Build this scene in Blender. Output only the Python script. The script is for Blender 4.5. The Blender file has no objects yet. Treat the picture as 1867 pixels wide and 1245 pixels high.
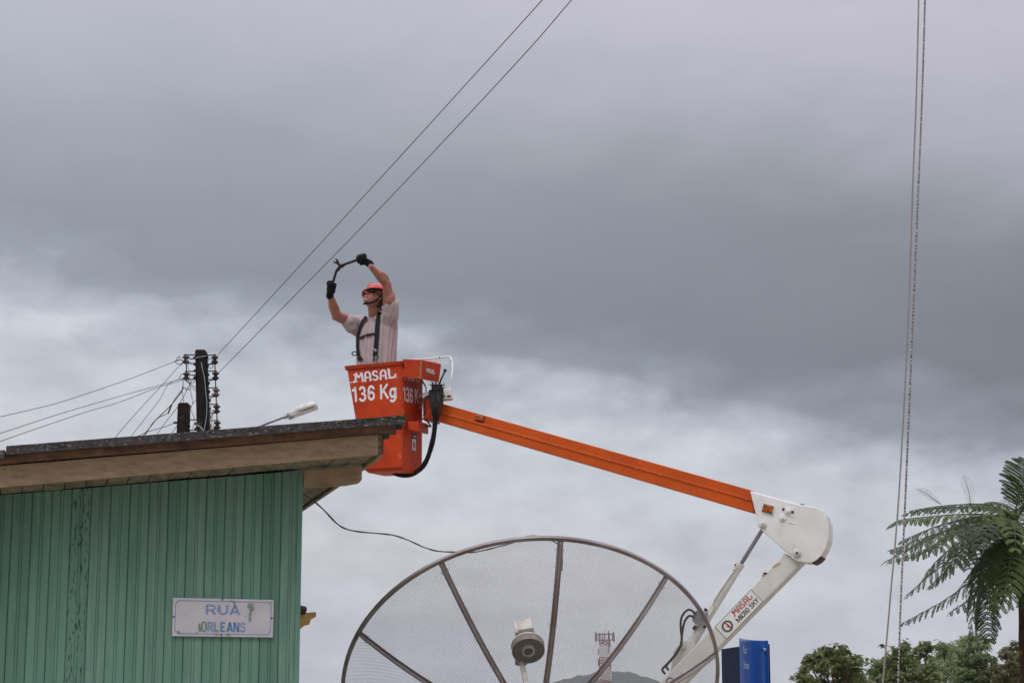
import bpy, bmesh, math, random
from mathutils import Vector as V, Matrix, noise
R_ = math.radians
random.seed(7)
S = bpy.context.scene
COL = S.collection

# ------------------------------------------------------------------ camera
FPX = 3500.0
PITCH = math.atan(650/3500.0)
CAM = V((0, 0, 1.6))
cd = bpy.data.cameras.new('camera'); cam = bpy.data.objects.new('camera', cd); COL.objects.link(cam)
cam.location = CAM; cam.rotation_euler = (math.pi/2+PITCH, 0, 0)
cd.sensor_width = 36; cd.lens = FPX/1867*36; cd.clip_end = 9000; cd.clip_start = .1
S.camera = cam
# ------------------------------------------------------------------ view
S.view_settings.view_transform = 'Standard'; S.view_settings.look = 'None'
S.view_settings.exposure = 0; S.view_settings.gamma = 1
S.render.film_transparent = False
S.cycles.transparent_max_bounces = 24
S.cycles.volume_bounces = 0
# ------------------------------------------------------------------ world
def lin(c):
    return tuple(((x/255)/12.92 if x/255 <= .04045 else ((x/255+.055)/1.055)**2.4) for x in c)
SUN_EL, SUN_AZ = R_(52), R_(-150)      # behind the camera, to the left, veiled by cloud
world = bpy.data.worlds.new('World'); S.world = world; world.use_nodes = True
nt = world.node_tree; nt.nodes.clear(); N = nt.nodes; LK = nt.links
def nd(t, **k):
    n = N.new(t)
    for a, b in k.items(): setattr(n, a, b)
    return n
def setin(n, i, v):
    if hasattr(v, 'links') or isinstance(v, bpy.types.NodeSocket): LK.new(v, n.inputs[i])
    else: n.inputs[i].default_value = v
def M(op, a, b=None, c=None, clamp=False):
    n = nd('ShaderNodeMath', operation=op, use_clamp=clamp); setin(n, 0, a)
    if b is not None: setin(n, 1, b)
    if c is not None: setin(n, 2, c)
    return n.outputs[0]
def MR(v, a, b, c, d, smooth=False):
    n = nd('ShaderNodeMapRange'); n.interpolation_type = 'SMOOTHSTEP' if smooth else 'LINEAR'
    for i, q in enumerate((v, a, b, c, d)): setin(n, i, q)
    return n.outputs[0]
tc = nd('ShaderNodeTexCoord')
sp = nd('ShaderNodeSeparateXYZ'); LK.new(tc.outputs['Generated'], sp.inputs[0])
az = M('MULTIPLY', M('ARCTAN2', sp.outputs[0], sp.outputs[1]), 57.2958)
az = M('MAXIMUM', M('MINIMUM', az, 30.0), -30.0)
el = M('MULTIPLY', M('ARCSINE', sp.outputs[2]), 57.2958)
def nz(scale, detail, rough, zs=2.2, off=(0, 0, 0)):
    m = nd('ShaderNodeMapping'); LK.new(tc.outputs['Generated'], m.inputs[0])
    m.inputs['Scale'].default_value = (scale, scale, scale*zs); m.inputs['Location'].default_value = off
    t = nd('ShaderNodeTexNoise'); LK.new(m.outputs[0], t.inputs['Vector']); t.inputs['Scale'].default_value = 1
    t.inputs['Detail'].default_value = detail; t.inputs['Roughness'].default_value = rough
    return t.outputs[0]
n_big = nz(7, 3, .5, 2.4, (3.1, 0, 1.7)); n_mid = nz(16, 5, .55, 2.2, (1, 4, 2)); n_fine = nz(38, 4, .55, 1.8, (7, 2, 5))
edge = M('ADD', M('MULTIPLY', az, -.165), 9.9)
edge = M('ADD', edge, M('MULTIPLY', M('SUBTRACT', n_big, .5), 2.6))
edge = M('ADD', edge, M('MULTIPLY', M('SUBTRACT', n_mid, .5), 3.2)); edge = M('ADD', edge, M('MULTIPLY', M('SUBTRACT', n_fine, .5), 1.3))
s = M('SUBTRACT', el, edge)
rp = nd('ShaderNodeValToRGB'); LK.new(MR(s, -6, 12, 0, 1), rp.inputs[0])
stops = [(-6, (206, 208, 213)), (-1.9, (202, 207, 214)), (-.8, (181, 188, 197)), (.2, (148, 155, 163)), (1.6, (133, 139, 147)), (4.8, (147, 153, 161)),
         (7.4, (166, 170, 179)), (10.0, (187, 186, 198)), (12, (198, 194, 208))]
els = rp.color_ramp.elements
while len(els) < len(stops): els.new(.5)
for e, (p, c) in zip(els, stops):
    e.position = (p+6)/18; e.color = lin(c)+(1,)
# small billows, stronger in the bright band low in the sky
low = MR(s, -3.0, .8, 1, .16, True)
bil = M('ADD', M('MULTIPLY', M('SUBTRACT', n_mid, .5), .60), M('MULTIPLY', M('SUBTRACT', n_fine, .5), .36))
bil = M('ADD', 1.0, M('MULTIPLY', bil, low))
side = M('ADD', 1.0, M('MULTIPLY', M('MULTIPLY', MR(s, -1, 2, 0, -.017, True), MR(s, 4, 10, 1, .1, True)), az))
zen = MR(el, 22, 60, 1.0, 3.0, True)
mul = M('MULTIPLY', M('MULTIPLY', M('MULTIPLY', bil, side), zen), MR(el, 13.5, 20.0, 1.0, MR(az, -14, 8, 1.14, 1.03), True))
bgc = nd('ShaderNodeBackground'); LK.new(rp.outputs[0], bgc.inputs[0]); LK.new(M('MULTIPLY', mul, 1.0), bgc.inputs[1])
sky = nd('ShaderNodeTexSky', sky_type='NISHITA'); sky.sun_disc = False; sky.sun_elevation = SUN_EL; sky.sun_rotation = SUN_AZ
bgs = nd('ShaderNodeBackground'); LK.new(sky.outputs[0], bgs.inputs[0]); bgs.inputs[1].default_value = .05
mx = nd('ShaderNodeMixShader'); mx.inputs[0].default_value = .97       # the cloud deck covers nearly all of the blue sky
LK.new(bgs.outputs[0], mx.inputs[1]); LK.new(bgc.outputs[0], mx.inputs[2])
wo = nd('ShaderNodeOutputWorld'); LK.new(mx.outputs[0], wo.inputs[0])
# ------------------------------------------------------------------ sun
sl = bpy.data.lights.new('sun', 'SUN'); sl.energy = 1.0; sl.angle = R_(25); sl.color = (1, .97, .92)
so = bpy.data.objects.new('sun', sl); COL.objects.link(so)
sd = V((math.sin(SUN_AZ)*math.cos(SUN_EL), math.cos(SUN_AZ)*math.cos(SUN_EL), math.sin(SUN_EL)))
so.rotation_euler = sd.to_track_quat('Z', 'Y').to_euler(); so.location = (0, 0, 40)

# ------------------------------------------------------------------ materials
def mat(name, c, rough=.6, metal=0, c2=None, scale=8, stretch=(1, 1, 1), lo=.35, hi=.65, bump=0, bscale=40, bstretch=None, spec=.5,
        c3=None, s3=20, lo3=.6, hi3=.66, st3=(1, 1, 1), detail=6, coat=0):
    m = bpy.data.materials.new(name); m.use_nodes = True; t = m.node_tree; b = t.nodes['Principled BSDF']
    b.inputs['Roughness'].default_value = rough; b.inputs['Metallic'].default_value = metal
    b.inputs['Specular IOR Level'].default_value = spec
    if coat: b.inputs['Coat Weight'].default_value = coat; b.inputs['Coat Roughness'].default_value = .25
    b.inputs['Base Color'].default_value = tuple(c)+(1,)
    tcn = t.nodes.new('ShaderNodeTexCoord')
    def noi(sc, st, det=detail):
        mp = t.nodes.new('ShaderNodeMapping'); mp.inputs['Scale'].default_value = st; t.links.new(tcn.outputs['Object'], mp.inputs[0])
        n = t.nodes.new('ShaderNodeTexNoise'); n.inputs['Scale'].default_value = sc; n.inputs['Detail'].default_value = det
        t.links.new(mp.outputs[0], n.inputs['Vector']); return n.outputs[0]
    def mixc(prev, col, sc, st, a, bb):
        r = t.nodes.new('ShaderNodeMapRange'); t.links.new(noi(sc, st), r.inputs[0]); r.inputs[1].default_value = a; r.inputs[2].default_value = bb
        x = t.nodes.new('ShaderNodeMix'); x.data_type = 'RGBA'; t.links.new(r.outputs[0], x.inputs[0])
        if isinstance(prev, tuple): x.inputs[6].default_value = prev+(1,)
        else: t.links.new(prev, x.inputs[6])
        x.inputs[7].default_value = tuple(col)+(1,); return x.outputs[2]
    cur = tuple(c)
    if c2: cur = mixc(cur, c2, scale, stretch, lo, hi)
    if c3: cur = mixc(cur, c3, s3, st3, lo3, hi3)
    if not isinstance(cur, tuple): t.links.new(cur, b.inputs['Base Color'])
    if bump:
        bn = t.nodes.new('ShaderNodeBump'); bn.inputs['Strength'].default_value = bump; bn.inputs['Distance'].default_value = .004
        t.links.new(noi(bscale, bstretch or stretch), bn.inputs['Height']); t.links.new(bn.outputs[0], b.inputs['Normal'])
    return m
m_orange = mat('orange_paint', (.50, .047, .003), .5, spec=.22, c2=(.36, .028, .003), scale=4.5, c3=(.55, .16, .08), s3=30, st3=(1, 1, .5), lo3=.66, hi3=.72, bump=.12, bscale=14)
m_orange2 = mat('orange_boom_paint', (.55, .085, .004), .5, spec=.22, c2=(.46, .066, .0035), scale=3.4, c3=(.58, .19, .09), s3=34, lo3=.68, hi3=.73, bump=.08, bscale=20)
m_scuff = mat('scuffed_edge_paint', (.40, .16, .08), .7, c2=(.25, .13, .08), scale=60, c3=(.52, .08, .02), s3=30, lo3=.5, hi3=.58)
m_white = mat('white_paint', (.76, .76, .73), .38, c2=(.63, .63, .58), scale=4, c3=(.42, .36, .26), s3=6, lo3=.68, hi3=.86, bump=.06, bscale=12)
m_cream = mat('aged_white_paint', (.64, .63, .575), .42, c2=(.56, .55, .49), scale=5, c3=(.33, .27, .17), s3=9, lo3=.64, hi3=.82)
m_letter = mat('white_vinyl', (.74, .72, .74), .5, c2=(.62, .55, .54), scale=60, lo=.55, hi=.8)
m_black = mat('black_rubber', (.006, .006, .007), .6, spec=.18, c2=(.014, .013, .012), scale=30, bump=.2)
m_blackm = mat('black_metal', (.010, .009, .009), .5, spec=.2, c2=(.03, .02, .018), scale=25)
m_vinylblack = mat('black_vinyl', (.018, .018, .022), .5, c2=(.03, .03, .034), scale=30)
m_vinylred = mat('red_vinyl', (.42, .045, .03), .5, c2=(.34, .035, .025), scale=40)
m_steel = mat('galvanised_steel', (.34, .34, .36), .38, .7, c2=(.22, .22, .24), scale=15)
m_chrome = mat('hydraulic_rod_steel', (.30, .28, .32), .22, .85, c2=(.24, .23, .27), scale=20, stretch=(1, 1, .1))
m_amber = mat('amber_lens', (.45, .085, .006), .25, c2=(.16, .032, .006), scale=60, lo=.42, hi=.58, spec=.35)
m_green = mat('green_wall_paint', (.145, .292, .220), .62, c2=(.105, .222, .168), scale=3.2, stretch=(5, 5, .35), lo=.3, hi=.7, c3=(.16, .30, .20), s3=7, st3=(6, 6, .5), lo3=.5, hi3=.78, bump=.35, bscale=30, bstretch=(6, 6, .4), spec=.3)
m_greenb = mat('green_wall_paint_faded', (.155, .285, .220), .66, c2=(.115, .230, .178), scale=4.2, stretch=(5, 5, .5), lo=.35, hi=.65, c3=(.19, .31, .245), s3=9, st3=(7, 7, .4), lo3=.5, hi3=.75, bump=.45, bscale=34, bstretch=(6, 6, .4), spec=.3)
m_greenc = mat('green_wall_paint_grimy', (.128, .262, .196), .66, c2=(.092, .195, .146), scale=2.6, stretch=(5, 5, .3), lo=.3, hi=.7, c3=(.065, .13, .095), s3=11, st3=(7, 7, .35), lo3=.58, hi3=.8, bump=.45, bscale=28, bstretch=(6, 6, .4), spec=.3)
m_greenold = mat('crackled_green_paint', (.135, .270, .203), .7, c2=(.105, .222, .168), scale=3, stretch=(5, 5, .4), c3=(.040, .065, .052), s3=64, st3=(2.0, 2.0, .40), lo3=.575, hi3=.615, bump=.6, bscale=30, bstretch=(5, 5, .6), spec=.3)
m_fascia = mat('weathered_timber', (.37, .275, .180), .8, c2=(.25, .18, .115), scale=7, stretch=(.5, 6, 6), lo=.35, hi=.7, c3=(.05, .035, .025), s3=26, st3=(.35, 6, 6), lo3=.64, hi3=.74, bump=.5, bscale=24, bstretch=(.35, 8, 8), spec=.2)
m_soffit = mat('soffit_timber', (.30, .25, .18), .85, c2=(.16, .145, .10), scale=5, stretch=(5, .7, 5), c3=(.17, .20, .14), s3=4, lo3=.5, hi3=.75, bump=.5, bscale=22, bstretch=(7, .4, 7), spec=.2)
m_batten = mat('brown_batten', (.20, .105, .065), .85, c2=(.10, .06, .04), scale=6, stretch=(1, 5, 5), c3=(.21, .13, .085), s3=14, lo3=.55, hi3=.7, bump=.4, bscale=25, bstretch=(.5, 6, 6), spec=.2)
m_tile = mat('fibre_cement_sheet', (.030, .030, .032), .9, c2=(.070, .066, .063), scale=30, c3=(.21, .18, .155), s3=120, st3=(.4, 1, 1), lo3=.58, hi3=.66, bump=.8, bscale=45, spec=.2)
m_moss = mat('mossy_cement', (.028, .030, .02), .95, c2=(.050, .062, .022), scale=22, bump=.8, spec=.1)
m_endgrain = mat('end_grain_timber', (.20, .16, .12), .9, c2=(.04, .03, .025), scale=60, bump=.8, spec=.1)
m_enamel = mat('white_enamel', (.56, .55, .58), .35, c2=(.50, .485, .50), scale=12, c3=(.35, .35, .36), s3=70, lo3=.7, hi3=.75)
m_blue1 = mat('faded_blue_enamel', (.16, .24, .42), .45, c2=(.26, .34, .48), scale=25)
m_blue2 = mat('deep_blue_enamel', (.055, .14, .34), .45, c2=(.16, .27, .44), scale=14, lo=.4, hi=.6)
m_chip = mat('chipped_enamel', (.17, .25, .20), .8, c2=(.24, .30, .26), scale=60)
m_rust = mat('rusty_nail', (.03, .02, .018), .8, c2=(.08, .04, .03), scale=80)
m_yellow = mat('yellow_painted_timber', (.58, .36, .10), .6, c2=(.46, .27, .08), scale=18, c3=(.2, .12, .06), s3=30, lo3=.66, hi3=.72)
m_clay = mat('dark_clay_tile', (.085, .022, .018), .7, c2=(.03, .015, .014), scale=30, bump=.4)
m_dishm = mat('dish_aluminium_brown', (.31, .28, .27), .5, .2, c2=(.19, .16, .15), scale=4, c3=(.13, .075, .062), s3=3, lo3=.58, hi3=.76)
m_rib = mat('dish_rib_rust', (.27, .24, .225), .55, .15, c2=(.18, .145, .13), scale=3.5, c3=(.15, .075, .058), s3=2.4, lo3=.56, hi3=.74)
m_feed = mat('feed_horn_plastic', (.60, .57, .49), .6, c2=(.36, .34, .28), scale=18)
m_feedd = mat('feed_ring_metal', (.23, .20, .155), .6, .1, c2=(.14, .12, .09), scale=30)
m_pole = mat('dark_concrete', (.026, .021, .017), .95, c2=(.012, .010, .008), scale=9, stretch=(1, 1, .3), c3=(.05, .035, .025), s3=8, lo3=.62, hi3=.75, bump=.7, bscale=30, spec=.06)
m_porc = mat('brown_porcelain', (.030, .016, .014), .35, spec=.35, c2=(.016, .011, .010), scale=30)
m_porc2 = mat('grey_porcelain', (.15, .12, .11), .35, c2=(.06, .05, .045), scale=30)
m_wire = mat('weathered_wire', (.020, .020, .022), .7, 0, spec=.15, c2=(.045, .045, .045), scale=60)
m_bluewire = mat('pale_blue_wire', (.30, .40, .44), .6, c2=(.22, .30, .33), scale=30)
m_coax = mat('brown_black_cable', (.022, .018, .016), .6, c2=(.10, .075, .065), scale=3, lo=.45, hi=.6)
m_cord = mat('grey_nylon_cord', (.27, .25, .245), .7, c2=(.20, .185, .18), scale=60)
m_lamp = mat('lamp_housing', (.58, .56, .52), .35, c2=(.40, .38, .35), scale=14)
m_glass = mat('lamp_glass', (.45, .46, .47), .12, c2=(.36, .37, .38), scale=16)
m_skin = mat('skin', (.42, .20, .135), .55, c2=(.35, .145, .10), scale=20, spec=.35)
m_shirt = mat('pale_pink_cotton', (.47, .385, .38), .9, c2=(.43, .345, .345), scale=14, spec=.1, bump=.4, bscale=30, bstretch=(1, 1, .3))
m_pants = mat('grey_trousers', (.10, .11, .13), .9, c2=(.07, .08, .10), scale=12)
m_glove = mat('black_glove', (.006, .006, .007), .85, spec=.1, c2=(.015, .015, .016), scale=60, bump=.4)
m_helmet = mat('red_helmet', (.52, .045, .045), .38, c2=(.46, .036, .036), scale=8, spec=.4)
m_harness = mat('black_webbing', (.012, .012, .017), .8, spec=.12, c2=(.026, .026, .034), scale=80)
m_shade = mat('dark_glasses', (.008, .01, .012), .12, c2=(.02, .025, .03), scale=20)
m_hair = mat('dark_hair', (.03, .02, .015), .8, c2=(.05, .035, .025), scale=80)
m_lips = mat('lips', (.38, .13, .11), .5, c2=(.33, .11, .09), scale=60)
m_teeth = mat('teeth', (.7, .66, .6), .4, c2=(.62, .58, .52), scale=60)
m_sblue = mat('blue_sign_front', (.012, .085, .34), .22, c2=(.012, .075, .30), scale=6, coat=.2)
m_snavy = mat('blue_sign_back', (.006, .014, .038), .7, spec=.08, c2=(.008, .018, .048), scale=9)
m_stext = mat('pale_sign_lettering', (.45, .56, .66), .4, c2=(.40, .50, .62), scale=30)
m_bark = mat('bark', (.10, .062, .038), .9, c2=(.045, .03, .02), scale=14, stretch=(1, 1, .3), bump=.8, spec=.1)
m_barkf = mat('fern_tree_bark', (.085, .050, .026), .9, c2=(.035, .024, .016), scale=24, c3=(.22, .17, .05), s3=12, lo3=.6, hi3=.75, bump=.8, spec=.1)
m_tred = mat('tower_red', (.22, .075, .06), .6, c2=(.32, .06, .045), scale=1.5)
m_twhite = mat('tower_white', (.6, .56, .54), .6, c2=(.5, .47, .45), scale=1.5)
m_tgrey = mat('antenna_grey', (.16, .16, .17), .6, c2=(.10, .10, .11), scale=2)
m_grass = mat('pale_street_dirt', (.33, .29, .23), .95, c2=(.26, .24, .18), scale=.6, c3=(.10, .13, .05), s3=.06, lo3=.56, hi3=.64, bump=.6, bscale=8, spec=.1)
m_hill = mat('hill_woodland', (.035, .05, .028), .95, c2=(.02, .032, .018), scale=.05, spec=.05)

def leafmat(name, c, c2, trans=.35, rough=.5):
    m = mat(name, c, rough, c2=c2, scale=(2.2 if 'feathery' in name else 13), lo=.38, hi=.62, spec=.3, detail=3)
    t = m.node_tree; b = t.nodes['Principled BSDF']; out = t.nodes['Material Output']
    tr = t.nodes.new('ShaderNodeBsdfTranslucent'); mxn = t.nodes.new('ShaderNodeMixShader'); mxn.inputs[0].default_value = trans
    src = b.inputs['Base Color'].links[0].from_socket
    hs = t.nodes.new('ShaderNodeHueSaturation'); hs.inputs['Value'].default_value = 1.5; t.links.new(src, hs.inputs['Color']); t.links.new(hs.outputs[0], tr.inputs[0])
    t.links.new(b.outputs[0], mxn.inputs[1]); t.links.new(tr.outputs[0], mxn.inputs[2]); t.links.new(mxn.outputs[0], out.inputs[0]); return m
m_frond = leafmat('feathery_leaf', (.024, .045, .008), (.048, .078, .013), .22)
m_frondn = leafmat('new_feathery_leaf', (.100, .145, .022), (.060, .095, .014), .3)
m_leafA = leafmat('broad_leaf', (.150, .180, .060), (.085, .115, .034))
m_leafB = leafmat('soft_leaf', (.185, .225, .085), (.115, .150, .055))
m_leafC = leafmat('bamboo_leaf', (.22, .27, .125), (.15, .20, .085))
m_leafD = leafmat('dense_leaf', (.100, .150, .052), (.060, .095, .032))
m_leafE = leafmat('olive_leaf', (.150, .140, .052), (.085, .090, .034))

# woven mesh of the dish: real holes cut by the material's transparency, on the dish's own coordinates
def mesh_material():
    m = bpy.data.materials.new('perforated_mesh'); m.use_nodes = True; t = m.node_tree; b = t.nodes['Principled BSDF']; out = t.nodes['Material Output']
    b.inputs['Base Color'].default_value = (.30, .27, .26, 1); b.inputs['Roughness'].default_value = .5; b.inputs['Metallic'].default_value = .2
    uv = t.nodes.new('ShaderNodeUVMap'); uv.uv_map = 'UVMap'
    v = t.nodes.new('ShaderNodeSeparateXYZ'); t.links.new(uv.outputs[0], v.inputs[0])
    def mm(op, a, bb=None):
        n = t.nodes.new('ShaderNodeMath'); n.operation = op
        for i, q in enumerate((a, bb)):
            if q is None: continue
            if isinstance(q, (int, float)): n.inputs[i].default_value = q
            else: t.links.new(q, n.inputs[i])
        return n.outputs[0]
    k = 2*math.pi/.0200
    a = mm('MULTIPLY', v.outputs[0], k); bq = mm('MULTIPLY', v.outputs[1], k*.58)
    c = mm('MULTIPLY', mm('COSINE', mm('ADD', a, bq)), mm('COSINE', mm('SUBTRACT', a, bq)))      # a diamond lattice of expanded metal
    hole = mm('LESS_THAN', mm('ABSOLUTE', c), .155)
    tr = t.nodes.new('ShaderNodeBsdfTransparent'); mxn = t.nodes.new('ShaderNodeMixShader')
    t.links.new(hole, mxn.inputs[0]); t.links.new(tr.outputs[0], mxn.inputs[1]); t.links.new(b.outputs[0], mxn.inputs[2]); t.links.new(mxn.outputs[0], out.inputs[0])
    return m
m_mesh = mesh_material()
def twist_material():
    m = bpy.data.materials.new('twisted_steel_rope'); m.use_nodes = True; t = m.node_tree; b = t.nodes['Principled BSDF']
    b.inputs['Roughness'].default_value = .7
    tcn = t.nodes.new('ShaderNodeTexCoord'); w = t.nodes.new('ShaderNodeTexWave'); w.wave_type = 'BANDS'; w.bands_direction = 'DIAGONAL'
    w.inputs['Scale'].default_value = 42; w.inputs['Distortion'].default_value = 9; w.inputs['Detail'].default_value = 3; t.links.new(tcn.outputs['Object'], w.inputs[0])
    cr = t.nodes.new('ShaderNodeValToRGB'); t.links.new(w.outputs[0], cr.inputs[0])
    cr.color_ramp.elements[0].position = .45; cr.color_ramp.elements[0].color = (.045, .036, .034, 1); cr.color_ramp.elements[1].position = .72; cr.color_ramp.elements[1].color = (.42, .40, .39, 1)
    t.links.new(cr.outputs[0], b.inputs['Base Color']); return m
m_twist = twist_material()

# ------------------------------------------------------------------ helpers
cp, sp_ = math.cos(PITCH), math.sin(PITCH)
def ray(px, py):
    a = (px-933.5)/FPX; b = -(py-622.5)/FPX
    return V((a, cp-b*sp_, sp_+b*cp))
def P(px, py, Y):
    r = ray(px, py); return CAM + r*(Y/r.y)
class Fr:
    def __init__(s, o, deg):
        a = R_(deg); s.o = V(o); s.u = V((math.cos(a), math.sin(a), 0)); s.v = V((-math.sin(a), math.cos(a), 0)); s.z = V((0, 0, 1))
    def pt(s, px, py, v):
        r = ray(px, py); t = (v-(CAM-s.o).dot(s.v))/r.dot(s.v); return CAM+r*t
    def W(s, u, v, z): return s.o+s.u*u+s.v*v+s.z*z
    def L(s, px, py, v):
        q = s.pt(px, py, v)-s.o; return q.dot(s.u), q.z
ORG = {}
class MB:
    def __init__(s): s.v = []; s.f = []; s.m = []; s.uv = None
    def add(s, vs, fs, mi=0):
        k = len(s.v); s.v += [V(p) for p in vs]; s.f += [tuple(i+k for i in f) for f in fs]; s.m += [mi]*len(fs)
    def prism(s, poly, ext, mi=0):
        n = len(poly); a = [V(p) for p in poly]; b = [p+V(ext) for p in a]
        s.add(a+b, [tuple(range(n)), tuple(reversed(range(n, 2*n)))]+[(i, i+n, (i+1) % n+n, (i+1) % n) for i in range(n)], mi)
    def loft(s, A, B, mi=0):
        n = len(A); s.add(list(A)+list(B), [tuple(range(n)), tuple(reversed(range(n, 2*n)))]+[(i, i+n, (i+1) % n+n, (i+1) % n) for i in range(n)], mi)
    def box(s, c, x, y, z, mi=0):
        c, x, y, z = V(c), V(x), V(y), V(z)
        s.loft([c-x-y-z, c+x-y-z, c+x-y+z, c-x-y+z], [c-x+y-z, c+x+y-z, c+x+y+z, c-x+y+z], mi)
    def tube(s, pts, r, n=8, mi=0, caps=True, rs=None):
        pts = [V(p) for p in pts]; k = len(s.v); m_ = len(pts)
        t0 = (pts[1]-pts[0]).normalized(); up = V((0, 0, 1)) if abs(t0.z) < .9 else V((1, 0, 0))
        a = t0.cross(up).normalized()
        for i, p in enumerate(pts):
            t = (pts[min(i+1, m_-1)]-pts[max(i-1, 0)]).normalized(); a = (a-t*a.dot(t)).normalized(); b = t.cross(a)
            rr = rs[i] if rs else r
            for j in range(n):
                q = 2*math.pi*j/n; s.v.append(p+a*(rr*math.cos(q))+b*(rr*math.sin(q)))
        for i in range(m_-1):
            for j in range(n):
                s.f.append((k+i*n+j, k+i*n+(j+1) % n, k+(i+1)*n+(j+1) % n, k+(i+1)*n+j)); s.m.append(mi)
        if caps:
            s.f.append(tuple(k+j for j in reversed(range(n)))); s.f.append(tuple(k+(m_-1)*n+j for j in range(n))); s.m += [mi, mi]
    def ell(s, c, ax, nu=16, nv=10, mi=0, v0=-90, v1=90):
        c = V(c); ax = [V(a) for a in ax]; k = len(s.v)
        for i in range(nv+1):
            la = R_(v0+(v1-v0)*i/nv)
            for j in range(nu):
                lo = 2*math.pi*j/nu; s.v.append(c+ax[0]*(math.cos(la)*math.cos(lo))+ax[1]*(math.cos(la)*math.sin(lo))+ax[2]*math.sin(la))
        for i in range(nv):
            for j in range(nu):
                s.f.append((k+i*nu+j, k+i*nu+(j+1) % nu, k+(i+1)*nu+(j+1) % nu, k+(i+1)*nu+j)); s.m.append(mi)
    def sph(s, c, r, mi=0, nu=14, nv=9): s.ell(c, [(r, 0, 0), (0, r, 0), (0, 0, r)], nu, nv, mi)
    def cap(s, p, q, r1, r2, n=14):
        p, q = V(p), V(q); d = (q-p).normalized(); L = (q-p).length; pts = []; rs = []
        for a in (-80, -55, -30, 0): pts.append(p+d*r1*math.sin(R_(a))); rs.append(r1*math.cos(R_(a)))
        for a in (0, 30, 55, 80): pts.append(q+d*r2*math.sin(R_(a))); rs.append(r2*math.cos(R_(a)))
        s.tube(pts, 0, n, rs=rs)
    def lathe(s, c, ax, prof, n=20, mi=0):
        # prof: list of (distance along ax, radius)
        c, ax = V(c), V(ax).normalized(); up = V((0, 0, 1)) if abs(ax.z) < .9 else V((1, 0, 0)); a = ax.cross(up).normalized(); b = ax.cross(a); k = len(s.v)
        for h, r in prof:
            for j in range(n):
                q = 2*math.pi*j/n; s.v.append(c+ax*h+a*(r*math.cos(q))+b*(r*math.sin(q)))
        for i in range(len(prof)-1):
            for j in range(n):
                s.f.append((k+i*n+j, k+i*n+(j+1) % n, k+(i+1)*n+(j+1) % n, k+(i+1)*n+j)); s.m.append(mi)
        s.f.append(tuple(k+j for j in reversed(range(n)))); s.f.append(tuple(k+(len(prof)-1)*n+j for j in range(n))); s.m += [mi, mi]
    def build(s, name, mats, parent=None, origin=None, smooth=False, bevel=0, seg=2, remesh=0, sm=6, fixn=True):
        if not isinstance(mats, (list, tuple)): mats = [mats]
        o0 = ORG[parent.name] if parent is not None else (V(origin) if origin is not None else sum(s.v, V())/len(s.v))
        me = bpy.data.meshes.new(name); me.from_pydata([p-o0 for p in s.v], [], s.f)
        for m in mats: me.materials.append(m)
        me.polygons.foreach_set('material_index', s.m)
        if s.uv:
            ul = me.uv_layers.new(name='UVMap')
            for l in me.loops: ul.data[l.index].uv = s.uv[l.vertex_index]
        if fixn and len(s.f) < 60000:
            bm = bmesh.new(); bm.from_mesh(me); bmesh.ops.recalc_face_normals(bm, faces=bm.faces); bm.to_mesh(me); bm.free()
        ob = bpy.data.objects.new(name, me); COL.objects.link(ob)
        if remesh:
            a = ob.modifiers.new('r', 'REMESH'); a.mode = 'VOXEL'; a.voxel_size = remesh
            b = ob.modifiers.new('s', 'SMOOTH'); b.iterations = sm; b.factor = .5
            dg = bpy.context.evaluated_depsgraph_get(); nm = bpy.data.meshes.new_from_object(ob.evaluated_get(dg)); ob.modifiers.clear(); ob.data = nm
            nm.materials.clear()
            for m in mats: nm.materials.append(m)
            smooth = True; me = nm
        if smooth:
            me.polygons.foreach_set('use_smooth', [True]*len(me.polygons))
        if bevel:
            a = ob.modifiers.new('bevel', 'BEVEL'); a.width = bevel; a.segments = seg; a.limit_method = 'ANGLE'; a.angle_limit = R_(35)
        if parent is not None: ob.parent = parent; ORG[ob.name] = o0
        else: ob.location = o0; ORG[ob.name] = o0
        return ob
def build_each(mb, name, m, parent, **k):
    par = list(range(len(mb.v)))
    def fd_(a):
        while par[a] != a: par[a] = par[par[a]]; a = par[a]
        return a
    for f in mb.f:
        for i in f[1:]: par[fd_(i)] = fd_(f[0])
    comps = {}
    for f in mb.f: comps.setdefault(fd_(f[0]), []).append(f)
    for fs in comps.values():
        idx = sorted({i for f in fs for i in f}); mp = {a: b for b, a in enumerate(idx)}; q = MB(); q.add([mb.v[i] for i in idx], [tuple(mp[i] for i in f) for f in fs]); q.build(name, m, parent, **k)
def tag(o, label=None, cat=None, group=None, kind=None):
    if label: o['label'] = label
    if cat: o['category'] = cat
    if group: o['group'] = group
    if kind: o['kind'] = kind
    return o
def empty(name, loc, label, cat, group=None):
    o = bpy.data.objects.new(name, None); COL.objects.link(o); o.location = loc; o.empty_display_size = .2; ORG[o.name] = V(loc)
    return tag(o, label, cat, group)
def spl(pts, n=8):
    pts = [V(p) for p in pts]; out = []
    for i in range(len(pts)-1):
        a = pts[max(i-1, 0)]; b = pts[i]; c = pts[i+1]; d = pts[min(i+2, len(pts)-1)]
        for j in range(n):
            t = j/n; out.append(.5*((2*b)+(c-a)*t+(2*a-5*b+4*c-d)*t*t+(3*b-a-3*c+d)*t*t*t))
    out.append(pts[-1]); return out
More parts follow.
